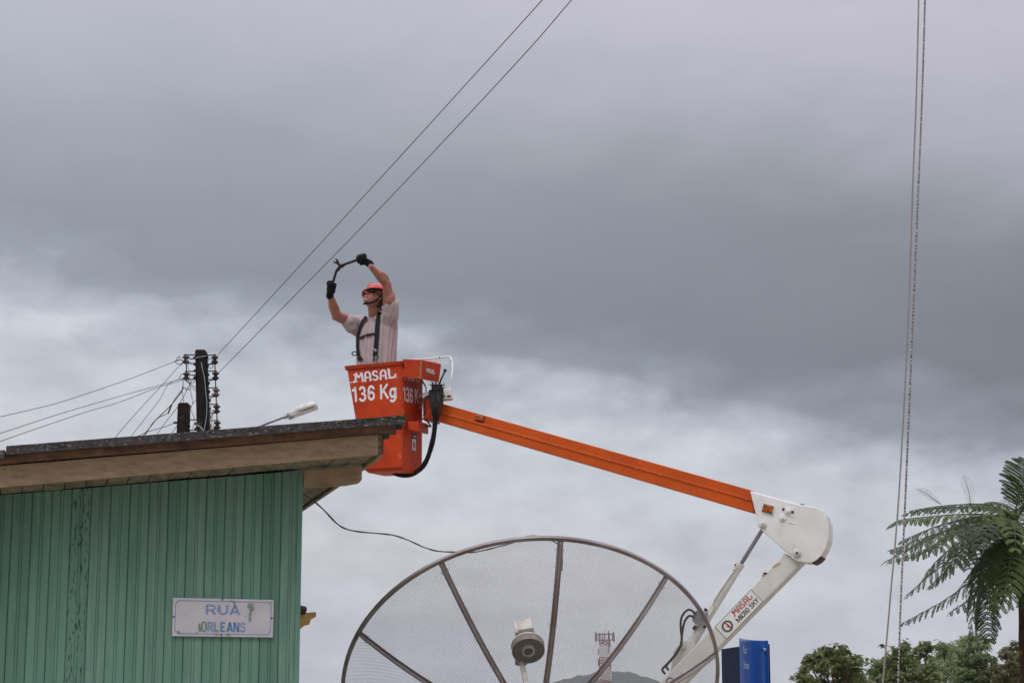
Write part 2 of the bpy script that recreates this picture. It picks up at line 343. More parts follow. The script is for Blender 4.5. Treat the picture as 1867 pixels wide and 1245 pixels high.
# flat 2D shapes (lettering) laid on a quad given by its four corners
_tc = {}
def text2d(s, offset=0.0):
    if (s, offset) in _tc: return _tc[(s, offset)]
    cu = bpy.data.curves.new('t', 'FONT'); cu.body = s; cu.offset = offset; cu.resolution_u = 6
    ob = bpy.data.objects.new('t', cu); COL.objects.link(ob); dg = bpy.context.evaluated_depsgraph_get()
    me = bpy.data.meshes.new_from_object(ob.evaluated_get(dg)); vs = [(v.co.x, v.co.y) for v in me.vertices]; fs = [tuple(p.vertices) for p in me.polygons]
    bpy.data.objects.remove(ob); bpy.data.curves.remove(cu); bpy.data.meshes.remove(me)
    _tc[(s, offset)] = (vs, fs); return vs, fs
def strokes2d(lines, w):
    vs, fs = [], []
    for ln in lines:
        ww = w
        if isinstance(ln, tuple): ww, ln = ln
        n = len(ln); k = len(vs)
        for i, p in enumerate(ln):
            a = ln[max(i-1, 0)]; b = ln[min(i+1, n-1)]; dx, dy = b[0]-a[0], b[1]-a[1]; l = math.hypot(dx, dy) or 1
            nx, ny = -dy/l*ww/2, dx/l*ww/2
            if 0 < i < n-1:
                ax, ay = p[0]-a[0], p[1]-a[1]; bx, by = b[0]-p[0], b[1]-p[1]; la = math.hypot(ax, ay); lb = math.hypot(bx, by)
                cs = (ax*bx+ay*by)/(la*lb or 1); f = 1/max(.55, math.sqrt(max(0, (1+cs)/2))); nx *= f; ny *= f
            vs += [(p[0]+nx, p[1]+ny), (p[0]-nx, p[1]-ny)]
        fs += [(k+2*i, k+2*i+1, k+2*i+3, k+2*i+2) for i in range(n-1)]
    return vs, fs
def arc(cx, cy, rx, ry, a0, a1, n=8): return [(cx+rx*math.cos(R_(a0+(a1-a0)*i/n)), cy+ry*math.sin(R_(a0+(a1-a0)*i/n))) for i in range(n+1)]
def letters_masal():
    L = []
    # M with a curled left foot
    L.append([(-.30, .12), (-.24, .0), (-.14, .06), (-.10, .2), (-.06, .92)]); L.append((.15, [(-.24, .74), (-.06, .96), (.19, .42)])); L.append((.15, [(.19, .42), (.46, .96)])); L.append([(.47, .98), (.52, -.06)])
    for ox in (.74, 2.12):
        L.append([(ox, -.08), (ox+.02, .55)]+arc(ox+.24, .62, .22, .34, 180, 0, 9)+[(ox+.48, -.08)]); L.append((.15, [(ox, .36), (ox+.48, .36)]))
    L.append([(1.86, .80)]+arc(1.64, .74, .19, .22, 20, 180, 7)+[(1.47, .62), (1.60, .50), (1.78, .42)]+arc(1.66, .22, .21, .22, 50, -170, 9))
    L.append([(2.74, 1.05), (2.86, .98), (2.90, .30), (2.98, .05), (3.25, .06), (3.42, .25), (3.46, .42)])
    return strokes2d(L, .17)
def bold(word, w=.17):
    L = []; x = 0
    for ch in word:
        a = .74
        if ch == '1': L += [[(x+.02, .76), (x+.17, .80), (x+.27, .90), (x+.30, 1.0)], [(x+.31, 1), (x+.31, 0)]]; a = .60
        elif ch == '3': L += [arc(x+.28, .71, .22, .22, 165, -80, 9), [(x+.20, .50), (x+.32, .50)], arc(x+.28, .27, .25, .23, 80, -165, 11)]
        elif ch == '6': L += [arc(x+.30, .30, .23, .24, 0, 360, 14), [(x+.52, .72)]+arc(x+.31, .68, .22, .25, 25, 160, 7)+[(x+.07, .50), (x+.07, .30)]]
        elif ch == 'K': L += [[(x+.06, 0), (x+.06, 1)], [(x+.60, 1), (x+.10, .42)], [(x+.26, .58), (x+.66, 0)]]; a = .76
        elif ch == 'g': L += [arc(x+.27, .36, .20, .27, 0, 360, 14), [(x+.50, .70), (x+.50, .0)]+arc(x+.27, .0, .23, .20, 0, -150, 8)]; a = .6
        elif ch == 'M': L += [[(x, 0), (x, 1)], [(x+.02, 1), (x+.38, .1)], [(x+.38, .1), (x+.74, 1)], [(x+.76, 1), (x+.76, 0)]]; a = .98
        elif ch == 'I': L += [[(x, 0), (x, 1)]]; a = .24
        elif ch == 'C': L += [arc(x+.24, .68, .22, .25, 5, 180, 7)+[(x+.02, .32)]+arc(x+.24, .32, .22, .25, 180, 355, 7)]; a = .66
        elif ch == 'O': L += [arc(x+.24, .68, .22, .25, 0, 180, 7)+[(x+.02, .32)]+arc(x+.24, .32, .22, .25, 180, 360, 7)+[(x+.46, .68)]]; a = .68
        elif ch == 'R': L += [[(x, 0), (x, 1)], [(x, .93), (x+.24, .93)]+arc(x+.24, .70, .20, .22, 80, -80, 6)+[(x, .48)], [(x+.24, .48), (x+.46, 0)]]; a = .66
        elif ch == 'S': L += [[(x+.42, .72)]+arc(x+.22, .74, .2, .21, 15, 180, 7)+[(x+.06, .58), (x+.37, .44)]+arc(x+.22, .26, .21, .21, 20, -180, 8)]; a = .64
        elif ch == 'Y': L += [[(x, 1), (x+.28, .45)], [(x+.56, 1), (x+.28, .45)], [(x+.28, .5), (x+.28, 0)]]; a = .66
        elif ch == ' ': a = .34
        x += a
    return strokes2d(L, w)
def put(mb, shape, quad, off=(0, 0, 0), mi=0, thick=None, box=None):
    vs, fs = shape
    x0 = min(v[0] for v in vs); x1 = max(v[0] for v in vs); y0 = min(v[1] for v in vs); y1 = max(v[1] for v in vs)
    if box: x0, y0, x1, y1 = box
    TL, TR, BR, BL = [V(q) for q in quad]; off = V(off)
    W = []
    for x, y in vs:
        a = (x-x0)/(x1-x0); b = (y-y0)/(y1-y0); W.append((BL*(1-a)+BR*a)*(1-b)+(TL*(1-a)+TR*a)*b+off)
    mb.add(W, fs, mi)

# ------------------------------------------------------------------ ground, hill
g = MB(); n = 24; ext = [-3500, -1500, -600, -250, -100, -50, -30, -20, -14, -9, -5, -2, 0, 2, 5, 9, 14, 20, 30, 50, 100, 250, 600, 1500, 3500]
g.add([(x, y+20, 0) for y in ext for x in ext], [(j*25+i, j*25+i+1, (j+1)*25+i+1, (j+1)*25+i) for j in range(24) for i in range(24)])
tag(g.build('ground', m_grass, origin=(0, 0, 0)), 'pale earth and grass ground below the roofs', None, kind='structure')
prof = [(-2500, 1262), (300, 1258), (700, 1256), (850, 1250), (925, 1247), (985, 1250), (1010, 1244), (1030, 1236.5), (1050, 1233), (1062, 1229.5), (1078, 1230), (1095, 1224), (1115, 1221.5), (1135, 1224), (1152, 1226),
        (1162, 1231), (1180, 1235), (1200, 1243), (1240, 1252), (1400, 1258), (1900, 1252), (4200, 1262)]
def hz(px):
    for (a, b), (c, d) in zip(prof, prof[1:]):
        if a <= px <= c: return b+(d-b)*(px-a)/(c-a)
    return 1262
h = MB(); rows = 26; cols = 520; HY = 1900
for j in range(rows):
    t = j/(rows-1); yy = 1500+t*900; w = math.sin(math.pi*t)**.8 if 0 < t < 1 else 0
    for i in range(cols):
        px = -1400+i*8.0*(1 if True else 1); px = -1400 + (5000)*i/(cols-1)
        q = P(px, hz(px), HY); z = q.z*w; z += 3.0*w*noise.fractal(V((q.x*.05, yy*.05, 0)), .8, 2.1, 4)+1.6*w*noise.noise(V((q.x*.22, yy*.22, 3)))
        h.v.append(V((q.x*(yy/HY)**.3, yy, z-.5 if w else -1)))
h.f = [(j*cols+i, j*cols+i+1, (j+1)*cols+i+1, (j+1)*cols+i) for j in range(rows-1) for i in range(cols-1)]; h.m = [0]*len(h.f)
tag(h.build('hill', m_hill, origin=(0, HY, 0)), 'low wooded hill on the horizon behind the cell tower', None, kind='structure')

# ------------------------------------------------------------------ green timber house
H = Fr(P(548, 865, 9.5), 14.0)
house = empty('wooden_house', H.W(0, 0, -H.o.z), 'green painted wooden house with vertical boards under a weathered sloping roof', 'house')
SL = (H.L(0, 910, 0)[1]-H.L(548, 865, 0)[1])/H.L(0, 910, 0)[0]*1.0   # slope of roof along u (z per u)
ZT = lambda u: SL*u      # wall head height, relative to the frame's origin
def wallz(px): pass
UL = -4.2; ZB = -H.o.z
w = MB(); random.seed(3)
bw = H.L(548, 1050, 0)[0]-H.L(514, 1050, 0)[0]
u = 0.0; prof2 = []; k = 0
lines = []
while u > UL:
    off = random.uniform(-.0012, .0012); g1 = .0035
    seg = [(u, 0.007), (u-g1, off), (u-bw*.40, off), (u-bw*.42, off+.0035), (u-bw*.44, off), (u-bw*.53, off), (u-bw*.55, off+.0035), (u-bw*.57, off), (u-bw+g1, off), (u-bw, .007)]
    lines.append(seg); u -= bw
for bi, seg in enumerate(lines):
    crack = bi == 11
    tone = random.choice((0, 0, 2, 3))
    for (a, va), (b, vb) in zip(seg, seg[1:]):
        w.add([H.W(a, va, ZB), H.W(b, vb, ZB), H.W(b, vb, ZT(b)+.02), H.W(a, va, ZT(a)+.02)], [(0, 1, 2, 3)], 1 if crack else tone)
# side wall running back and the far walls
w.loft([H.W(0, .0072, ZB), H.W(0, 6, ZB), H.W(0, 6, .02), H.W(0, .0072, .02)], [H.W(-.06, .0072, ZB), H.W(-.06, 6, ZB), H.W(-.06, 6, .02), H.W(-.06, .0072, .02)])
w.loft([H.W(UL, .05, ZB), H.W(UL, 6, ZB), H.W(UL, 6, ZT(UL)), H.W(UL, .05, ZT(UL))], [H.W(UL+.06, .05, ZB), H.W(UL+.06, 6, ZB), H.W(UL+.06, 6, ZT(UL)), H.W(UL+.06, .05, ZT(UL))])
wall = w.build('wall', [m_green, m_greenold, m_greenb, m_greenc], house, fixn=False)
cb = MB(); cb.loft([H.W(-.012, -.010, ZB), H.W(.012, -.010, ZB), H.W(.012, -.010, .0), H.W(-.012, -.010, .0)], [H.W(-.012, -.001, ZB), H.W(.012, .03, ZB), H.W(.012, .03, .0), H.W(-.012, -.001, .0)])
cb.build('corner_board', m_green, house, bevel=.002)
def strip(px0, y0t, y0b, px1, y1t, y1b, v0, v1, name, m, ext_left=True, **kw):
    a = V(H.L(px0, y0t, v0)); b = V(H.L(px1, y1t, v0)); c = V(H.L(px1, y1b, v0)); d = V(H.L(px0, y0b, v0))
    if ext_left:
        t = (UL-a.x)/(b.x-a.x); a = a+(b-a)*t; t = (UL-d.x)/(c.x-d.x); d = d+(c-d)*t
    mb = MB(); mb.loft([H.W(q.x, v0, q.y) for q in (a, b, c, d)], [H.W(q.x, v1, q.y) for q in (a, b, c, d)]); return mb.build(name, m, house, **kw)
strip(0, 849, 888.5, 690, 791.5, 828.5, -.35, -.318, 'fascia_board', m_fascia, bevel=.002)
strip(40, 828, 841.5, 722, 772, 787, -.385, -.352, 'batten', m_batten, bevel=.002)
strip(-60, 834, 852, 37, 827, 843, -.375, -.353, 'batten', m_batten, ext_left=True, bevel=.002)
# corrugated fibre-cement sheets: the wave runs along v, the sheet along u
ur, zr = H.L(741, 765, -.42); ul_, zl_ = H.L(11, 822, -.42); RS = (zr-zl_)/(ur-ul_)
def sheet(ua, ub, dz, name, v0=-.42, v1=6.6, th=.012):
    mb = MB(); nv = int((v1-v0)/.0148); us = [ua+(ub-ua)*i/6 for i in range(7)]; vs = []
    for layer in (0, 1):
        for u_ in us:
            for j in range(nv+1):
                v_ = v0+(v1-v0)*j/nv; vs.append(H.W(u_, v_, zr+RS*(u_-ur)+dz+.020*math.cos(2*math.pi*(v_-v0-.03)/.177)-.012+layer*th))
    n1 = nv+1; f = []
    L0 = 7*n1
    for i in range(6):
        for j in range(nv):
            a = i*n1+j; f += [(a, a+1, a+n1+1, a+n1), (L0+a, L0+a+n1, L0+a+n1+1, L0+a+1)]
    for j in range(nv): f += [(j, L0+j, L0+j+1, j+1), (6*n1+j, 6*n1+j+1, L0+6*n1+j+1, L0+6*n1+j)]
    for i in range(6): f += [(i*n1, (i+1)*n1, L0+(i+1)*n1, L0+i*n1), (i*n1+nv, L0+i*n1+nv, L0+(i+1)*n1+nv, (i+1)*n1+nv)]
    mb.add(vs, f)
    return mb.build(name, m_tile, house)
rf = sheet(ul_, ur, 0, 'roof'); 
sheet(UL-.3, ul_+.15, -.018, 'roof')
# turned-down verge of the sheets along the front
def verge(ua, ub, v0, zt, zb, jag=0):
    mb = MB(); ns = 40; A = []; random.seed(5)
    for i in range(ns+1):
        u_ = ua+(ub-ua)*i/ns; A.append(u_)
    for i in range(ns):
        j0 = .0012*noise.noise(V((A[i]*9, 0, 1))); j1 = .0012*noise.noise(V((A[i+1]*9, 0, 1)))
        if i: pass
        z0 = zr+RS*(A[i]-ur); z1 = zr+RS*(A[i+1]-ur)
        mb.add([H.W(A[i], v0, z0+zb+j0), H.W(A[i+1], v0, z1+zb+j1), H.W(A[i+1], v0, z1+zt+j1), H.W(A[i], v0, z0+zt+j0),
                H.W(A[i], v0+.03, z0+zb+j0), H.W(A[i+1], v0+.03, z1+zb+j1), H.W(A[i+1], v0+.03, z1+zt+j1), H.W(A[i], v0+.03, z0+zt+j0)],
               [(0, 1, 2, 3), (3, 2, 6, 7), (0, 4, 5, 1)]+([(0, 3, 7, 4)] if i == 0 else [])+([(1, 5, 6, 2)] if i == ns-1 else []))
    return mb
pt = 12/3500*9.1
verge(ul_, ur-.01, -.445, .020, -.020).build('roof_verge', m_tile, house, fixn=False)
verge(UL-.3, ul_-.004, -.437, .004, -.034).build('roof_verge', m_tile, house, fixn=False)
mm_ = MB(); random.seed(8)
for _ in range(26):
    uu = ur-.012-random.random()**1.6*.42; zz = zr+RS*(uu-ur)+random.uniform(-.004, .019)
    mm_.ell(H.W(uu, -.4455, zz), [H.u*random.uniform(.006, .020), H.v*.003, H.z*random.uniform(.002, .006)], 7, 4)
mm_.build('moss', m_moss, house, smooth=True)
# soffit boards between wall and fascia, and round the high side
zsf = lambda u_: H.L(690, 828.5, -.35)[1]+ (H.L(690, 828.5, -.35)[1]-H.L(0, 888.5, -.35)[1])/(H.L(690, 828.5, -.35)[0]-H.L(0, 888.5, -.35)[0])*(u_-H.L(690, 828.5, -.35)[0])
uR = H.L(690, 828.5, -.35)[0]
sb = MB(); u_ = uR; random.seed(11); i = 0
while u_ > UL:
    wd = .098; o = random.uniform(-.002, .002); a, b = u_-.0025, u_-wd+.0025
    v1 = 6.2 if a > -.02 else .02
    sb.loft([H.W(a, -.317, zsf(a)+.004+o), H.W(b, -.317, zsf(b)+.004+o), H.W(b, -.317, zsf(b)+.02+o), H.W(a, -.317, zsf(a)+.02+o)],
            [H.W(a, v1, zsf(a)+.004+o), H.W(b, v1, zsf(b)+.004+o), H.W(b, v1, zsf(b)+.02+o), H.W(a, v1, zsf(a)+.02+o)]); u_ -= wd
sb.build('soffit', m_soffit, house)
eg = MB()
za = zsf(uR); eg.loft([H.W(uR+.001, -.348, za), H.W(uR+.018, -.345, za+.004), H.W(uR+.018, -.345, za+.100), H.W(uR+.001, -.348, za+.104)], [H.W(uR+.001, -.30, za), H.W(uR+.018, -.30, za+.004), H.W(uR+.018, -.30, za+.100), H.W(uR+.001, -.30, za+.104)])
eg.build('end_grain_block', m_endgrain, house, bevel=.002)
sf = MB(); sf.loft([H.W(uR+.002, -.299, za-.012), H.W(uR+.026, -.299, za-.012), H.W(uR+.026, -.299, za+.075), H.W(uR+.002, -.299, za+.075)], [H.W(uR+.002, 6.3, za-.012), H.W(uR+.026, 6.3, za-.012), H.W(uR+.026, 6.3, za+.075), H.W(uR+.002, 6.3, za+.075)])
sf.build('side_fascia', m_fascia, house, bevel=.002)
pl_ = MB(); a = V(H.L(549, 863, -.02)); pr = [V(H.L(*q, -.02)) for q in ((549, 858), (660, 848), (660, 874), (655, 880), (632, 884), (549, 889))]
pr[0].y = min(pr[0].y, zsf(pr[0].x)+.003); pr[1].y = min(pr[1].y, zsf(pr[1].x)+.003); pr[0].x = .0135; pr[-1].x = .0135
pl_.prism([H.W(q.x, -.02, q.y) for q in pr], H.v*.05); pl_.build('wall_plate', m_fascia, house, bevel=.003)
# purlins visible end-on below the sheet at the high side
pu = MB()
for v_ in (-.2, .9, 2.0, 3.1): pu.loft([H.W(uR-.4, v_, za+.022), H.W(uR+.05, v_, za+.022), H.W(uR+.05, v_, zr-.036-.02), H.W(uR-.4, v_, za+.07)], [H.W(uR-.4, v_+.05, za+.022), H.W(uR+.05, v_+.05, za+.022), H.W(uR+.05, v_+.05, zr-.036-.02), H.W(uR-.4, v_+.05, za+.07)])
build_each(pu, 'purlin', m_batten, house)

# enamel street name plate
q = [H.pt(*c, -.016) for c in ((315.5, 1089), (499.5, 1093), (497.5, 1161.5), (313.5, 1159))]
plate = MB(); plate.prism(q, H.v*.010)
pc = sum(q, V())/4
nameplate = empty('street_name_plate', pc, 'white enamel plate with blue lettering RUA ORLEANS screwed to the green wall', 'street sign')
plate.build('plate', m_enamel, nameplate, bevel=.0015)
def pq(x0, y0, x1, y1):   # fraction of the plate, y from the top
    f_ = lambda a, b: (q[0]*(1-a)+q[1]*a)*(1-b)+(q[3]*(1-a)+q[2]*a)*b
    return [f_(x0, y0), f_(x1, y0), f_(x1, y1), f_(x0, y1)]
def frac(zx, zy): return ((zx/6.223+300-314.5)/184.0, (zy/6.22+1080-1089-4*((zx/6.223+300-315)/184))/68.5)
bd = MB(); c_ = .045; ins = (.022, .06)
ring = [(ins[0]+.03, ins[1]), (1-ins[0]-.03, ins[1]), (1-ins[0], ins[1]+.09), (1-ins[0], 1-ins[1]-.09), (1-ins[0]-.03, 1-ins[1]), (ins[0]+.03, 1-ins[1]), (ins[0], 1-ins[1]-.09), (ins[0], ins[1]+.09)]
wx, wy = .0075, .022
inn = [(x+(wx if x < .5 else -wx), y+(wy if y < .5 else -wy)) for x, y in ring]
F = lambda x, y: (q[0]*(1-x)+q[1]*x)*(1-y)+(q[3]*(1-x)+q[2]*x)*y-H.v*.0010
bd.add([F(*r) for r in ring]+[F(*r) for r in inn], [(i, (i+1) % 8, 8+(i+1) % 8, 8+i) for i in range(8)]); bd.build('border_line', m_blue1, nameplate)
def R2(x0, x1):   # "RUA"
    pass
tm = MB()
def letter_strokes(word):
    L = []; x = 0
    for ch in word:
        if ch == 'R': L += [[(x, 0), (x, 1)], [(x, .93), (x+.42, .93)]+arc(x+.42, .69, .24, .24, 80, -80, 7)+[(x, .45)], [(x+.36, .46), (x+.72, 0)]]; x += 1.02
        elif ch == 'U': L += [[(x, 1), (x, .38)]+arc(x+.34, .38, .34, .31, 180, 360, 10)+[(x+.68, 1)]]; x += .98
        elif ch == 'A': L += [[(x-.02, 0), (x+.36, 1)], [(x+.36, 1), (x+.76, 0)], [(x+.14, .28), (x+.6, .28)]]; x += .96
    return strokes2d(L, .20)
put(tm, letter_strokes('RUA'), pq(frac(462, 0)[0], .155, frac(858, 0)[0], .435), -H.v*.0012); tm.build('lettering', m_blue1, nameplate, fixn=False)
def cond(word):
    L = []; x = 0; W_ = .40
    for ch in word:
        if ch == 'O': L += [arc(x+W_/2, .72, W_/2, .25, 0, 180, 8)+[(x, .5), (x, .28)]+arc(x+W_/2, .28, W_/2, .25, 180, 360, 8)+[(x+W_, .72)]]
        elif ch == 'R': L += [[(x, 0), (x, 1)], [(x, .93), (x+.2, .93)]+arc(x+.2, .73, .2, .2, 80, -80, 6)+[(x, .52)], [(x+.22, .5), (x+.42, 0)]]
        elif ch == 'L': L += [[(x, 1), (x, 0)], [(x, .07), (x+.38, .07)]]
        elif ch == 'E': L += [[(x, 0), (x, 1)], [(x, .93), (x+.36, .93)], [(x, .5), (x+.3, .5)], [(x, .07), (x+.36, .07)]]
        elif ch == 'A': L += [[(x-.04, 0), (x+.2, 1)], [(x+.2, 1), (x+.44, 0)], [(x+.08, .25), (x+.34, .25)]]
        elif ch == 'N': L += [[(x, 0), (x, 1)], [(x, 1), (x+.4, 0)], [(x+.4, 0), (x+.4, 1)]]
        elif ch == 'S': L += [[(x+.4, .72)]+arc(x+.2, .74, .2, .21, 15, 180, 7)+[(x+.05, .58), (x+.35, .44)]+arc(x+.2, .26, .2, .21, 20, -180, 8)]
        x += .62
    return L
om = MB(); allL = cond('ORLEANS'); sh = strokes2d(allL, .185)
put(om, sh, pq(frac(402, 0)[0], .60, frac(922, 0)[0], .885), -H.v*.0012)
# letter by letter: faded and deep blues, the O half chipped
vs_, fs_ = sh; x_split = {0: 2}
om.m = []
for f_ in fs_:
    cx = sum(vs_[i][0] for i in f_)/len(f_); li = int((cx+.1)/.62); om.m.append({0: 2, 1: 0, 2: 0, 3: 1, 4: 1, 5: 1, 6: 0}.get(li, 0))
om.build('lettering', [m_blue1, m_blue2, m_chip], nameplate, fixn=False)
ch = MB(); random.seed(9)
def blob(cx, cy, rx, ry, n=22, jag=.45, seed=0):
    pts = []
    for i in range(n):
        a = 2*math.pi*i/n; r = 1+jag*(noise.noise(V((math.cos(a)*1.7+seed*3.1, math.sin(a)*1.7, seed)))*1.6+random.uniform(-.25, .25)); pts.append((cx+rx*r*math.cos(a), cy+ry*r*math.sin(a)))
    return pts
for k, (zx, zy, rx, ry) in enumerate([(972, 158, 38, 38), (985, 185, 25, 25), (968, 250, 17, 34), (966, 300, 15, 28), (918, 272, 7, 9), (1032, 236, 5, 6), (782, 112, 13, 22), (745, 92, 22, 5), (1208, 110, 11, 12), (393, 378, 17, 36), (405, 420, 20, 14),
                                       (590, 428, 26, 12), (592, 465, 22, 9), (722, 470, 24, 17), (162, 436, 16, 11), (195, 452, 9, 6), (230, 252, 5, 4), (300, 455, 10, 5), (370, 445, 14, 4)]):
    fx, fy = frac(zx, zy); pts = blob(fx, fy, rx/6.22/184, ry/6.22/68.5, seed=k); c0 = F(fx, fy)-H.v*(.0010+k*.00002)
    ch.add([c0]+[F(a, b)-H.v*(.0010+k*.00002) for a, b in pts], [(0, i+1, (i+1) % len(pts)+1) for i in range(len(pts))])
build_each(ch, 'chipped_patch', m_chip, nameplate, fixn=False)
for zx, zy in ((648, 78), (104, 268), (1216, 288), (644, 475)):
    fx, fy = frac(zx, zy); nb = MB(); nb.ell(F(fx, fy), [H.u*.004, H.v*.003, H.z*.005], 10, 6); nb.build('screw', m_rust, nameplate, smooth=True)

# yellow rafter tail and clay tile of a roof behind the house
lr = empty('tiled_lean_to_roof', H.W(-.3, 1.6, ZB), 'yellow rafter tail and dark clay tile poking out behind the green house', 'roof')
yb = MB(); yb.prism([H.pt(*c, 1.5) for c in ((530, 1121), (577, 1117), (576, 1124), (567, 1129), (564, 1138), (555, 1140), (548, 1146), (530, 1148))], H.v*.04); yb.build('rafter_tail', m_yellow, lr, bevel=.002)
yb = MB(); yb.loft([H.pt(*c, 1.56) for c in ((530, 1119), (576, 1115), (575, 1119), (530, 1123))], [p_+H.v*1.2 for p_ in [H.pt(*c, 1.56) for c in ((530, 1119), (576, 1115), (575, 1119), (530, 1123))]]); yb.build('fascia_board', m_yellow, lr)
cl = MB(); c0 = H.pt(540, 1111, 1.49); cl.tube([c0-H.u*.2+H.z*.01, c0+H.u*.02, c0+H.u*.052-H.z*.004, c0+H.u*.058-H.z*.006], 0, 14, rs=[.027, .026, .024, .012]); cl.build('clay_tile', m_clay, lr, smooth=True)
for k in range(4):
    cl = MB(); c1 = c0+H.v*(.24*(k+1)); cl.tube([c1-H.u*.2+H.z*.01, c1+H.u*.02, c1+H.u*.052-H.z*.004], 0, 12, rs=[.027, .026, .024]); cl.build('clay_tile', m_clay, lr, smooth=True)
rw = MB(); rw.loft([H.W(-.5, 1.7, ZB), H.W(-.07, 1.7, ZB), H.W(-.07, 1.7, c0.z-H.o.z-.05), H.W(-.5, 1.7, c0.z-H.o.z)], [H.W(-.5, 2.9, ZB), H.W(-.07, 2.9, ZB), H.W(-.07, 2.9, c0.z-H.o.z-.05), H.W(-.5, 2.9, c0.z-H.o.z)]); rw.build('wall', m_yellow, lr)

# ------------------------------------------------------------------ satellite dish
Cc = V((.11362615, 11.5, .07113613+1.6)); RD = 1.1126; azd, eld = -.107716, .74936227
nn = V((math.sin(azd)*math.cos(eld), math.cos(azd)*math.cos(eld), math.sin(eld))); da = nn.cross(V((0, 0, 1))).normalized(); db = da.cross(nn)
FD = .35*2*RD; DEP = RD*RD/(4*FD); VX = Cc-nn*DEP
DP = lambda r, th, o=0: VX+nn*(r*r/(4*FD)+o)+(da*math.cos(th)+db*math.sin(th))*r
dish = empty('satellite_dish', V((VX.x, VX.y, 0)), 'large wire mesh satellite dish with brown ribs seen from behind', 'satellite dish')
ribs = [R_(14+36*k) for k in range(10)]
for k in range(10):
    pm = MB(); pm.uv = []; nr, nt_ = 16, 8; a0, a1 = ribs[k], ribs[k]+R_(36)
    for i in range(nr+1):
        for j in range(nt_+1):
            r = .08+(RD-.09)*i/nr; th = a0+(a1-a0)*j/nt_; rel = th-(a0+a1)/2
            pm.v.append(DP(r, th)); pm.uv.append((r*math.sin(rel)+k*.37, r*math.cos(rel)*1.08))
    pm.f = [(i*(nt_+1)+j, i*(nt_+1)+j+1, (i+1)*(nt_+1)+j+1, (i+1)*(nt_+1)+j) for i in range(nr) for j in range(nt_)]; pm.m = [0]*len(pm.f)
    pm.build('mesh_panel', m_mesh, dish, smooth=True, fixn=False)
rim = MB(); pr_ = [(-.016, -.014), (.006, -.014), (.006, .006), (-.002, .006), (-.002, -.006), (-.016, -.006)]; NR = 120; k0 = 0
for i in range(NR):
    th = 2*math.pi*i/NR; e = da*math.cos(th)+db*math.sin(th)
    for (rr, oo) in pr_: rim.v.append(Cc+e*(RD+rr)+nn*oo)
m6 = len(pr_); rim.f = [(i*m6+j, i*m6+(j+1) % m6, ((i+1) % NR)*m6+(j+1) % m6, ((i+1) % NR)*m6+j) for i in range(NR) for j in range(m6)]; rim.m = [0]*len(rim.f)
rim.build('rim', m_dishm, dish)
for k, th in enumerate(ribs):
    rb = MB(); tg = (-da*math.sin(th)+db*math.cos(th)); ns = 14; prv = [(-.017, 0), (-.006, 0), (-.004, -.026), (.004, -.026), (.006, 0), (.017, 0), (.017, .004), (-.017, .004)]; mm = len(prv)
    for i in range(ns+1):
        r = .06+(RD-.075)*i/ns; f_ = 1-.32*i/ns*0
        for a, b in prv: rb.v.append(DP(r, th, b*f_-.004)+tg*a)
    rb.f = [(i*mm+j, i*mm+(j+1) % mm, (i+1)*mm+(j+1) % mm, (i+1)*mm+j) for i in range(ns) for j in range(mm)]+[tuple(range(mm)), tuple(range(ns*mm, ns*mm+mm))]; rb.m = [0]*len(rb.f)
    rb.build('rib', m_rib, dish)
    tie = MB()
    for rr in (.62*RD, .95*RD):
        c = DP(rr, th, -.012); tie.tube([c-tg*.024+nn*.02, c-tg*.021-nn*.006, c-nn*.022, c+tg*.021-nn*.006, c+tg*.024+nn*.02, c+tg*.03+nn*.012], .0016, 5)
    build_each(tie, 'wire_tie', m_steel, dish)
hub = MB(); hub.lathe(VX-nn*.05, nn, [(0, .05), (0, .13), (.03, .15), (.045, .15), (.05, .10)], 24); hub.build('hub', m_dishm, dish)
# feed: boom, scalar rings, horn and LNB
fc = P(963, 1183, 1); fr_ = ray(963, 1183); fc = CAM+fr_*(((VX+nn*(FD-.05))-CAM).dot(nn)/fr_.dot(nn))
fdn = (VX-fc).normalized(); low_ = (Z_ if False else V((0, 0, -1))); low_ = (low_-nn*low_.dot(nn)).normalized()
fe = fc+low_*.098-da*.035+nn*.01
fd = MB(); fd.tube([VX, fe], .0165, 14); fd.build('feed_arm', m_feed, dish, smooth=True)
fd = MB(); fd.box(fe+nn*.0+low_*.006, da*.036, low_*.014, nn*.022); fd.box(fe-low_*-.02, da*.026, low_*.012, nn*.014); fd.build('feed_bracket', m_feedd, dish, bevel=.003)
rg = MB(); prf = [(.03, .098), (-.016, .100), (-.016, .096), (.018, .094), (.018, .080), (-.014, .078), (-.014, .074), (.018, .072), (.018, .060), (-.012, .058), (-.012, .054), (.018, .052), (.022, .04)]
rg.lathe(fc, nn, prf, 36); rg.build('scalar_ring', m_feedd, dish)
rg = MB(); rg.lathe(fc, nn, [(.031, .100), (.034, .102), (.048, .096), (.050, .05)], 30); rg.build('ring_cover', m_feed, dish)
hn = MB(); hn.lathe(fc, nn, [(-.02, .030), (-.022, .040), (.02, .042), (.021, .03)], 24); hn.lathe(fc+nn*.05, nn, [(0, .044), (.03, .044), (.034, .034), (.10, .034)], 20); hn.build('feed_horn', m_feed, dish)
hn = MB(); hn.lathe(fc-nn*.0225, nn, [(0, .028), (.001, .028)], 20); hn.build('horn_throat', m_blackm, dish)
lb = MB(); lc = fc+nn*.165+V((0, 0, .02)); lx = (da*.95+db*.2).normalized(); ly = nn.cross(lx); lb.box(lc, lx*.042, ly*.034, nn*.045); lb.box(lc+nn*-.048, lx*.048, ly*.04, nn*.007); lb.box(lc-lx*.055-nn*.01, lx*.014, ly*.03, nn*.05); lb.build('converter_box', m_feed, dish, bevel=.003)
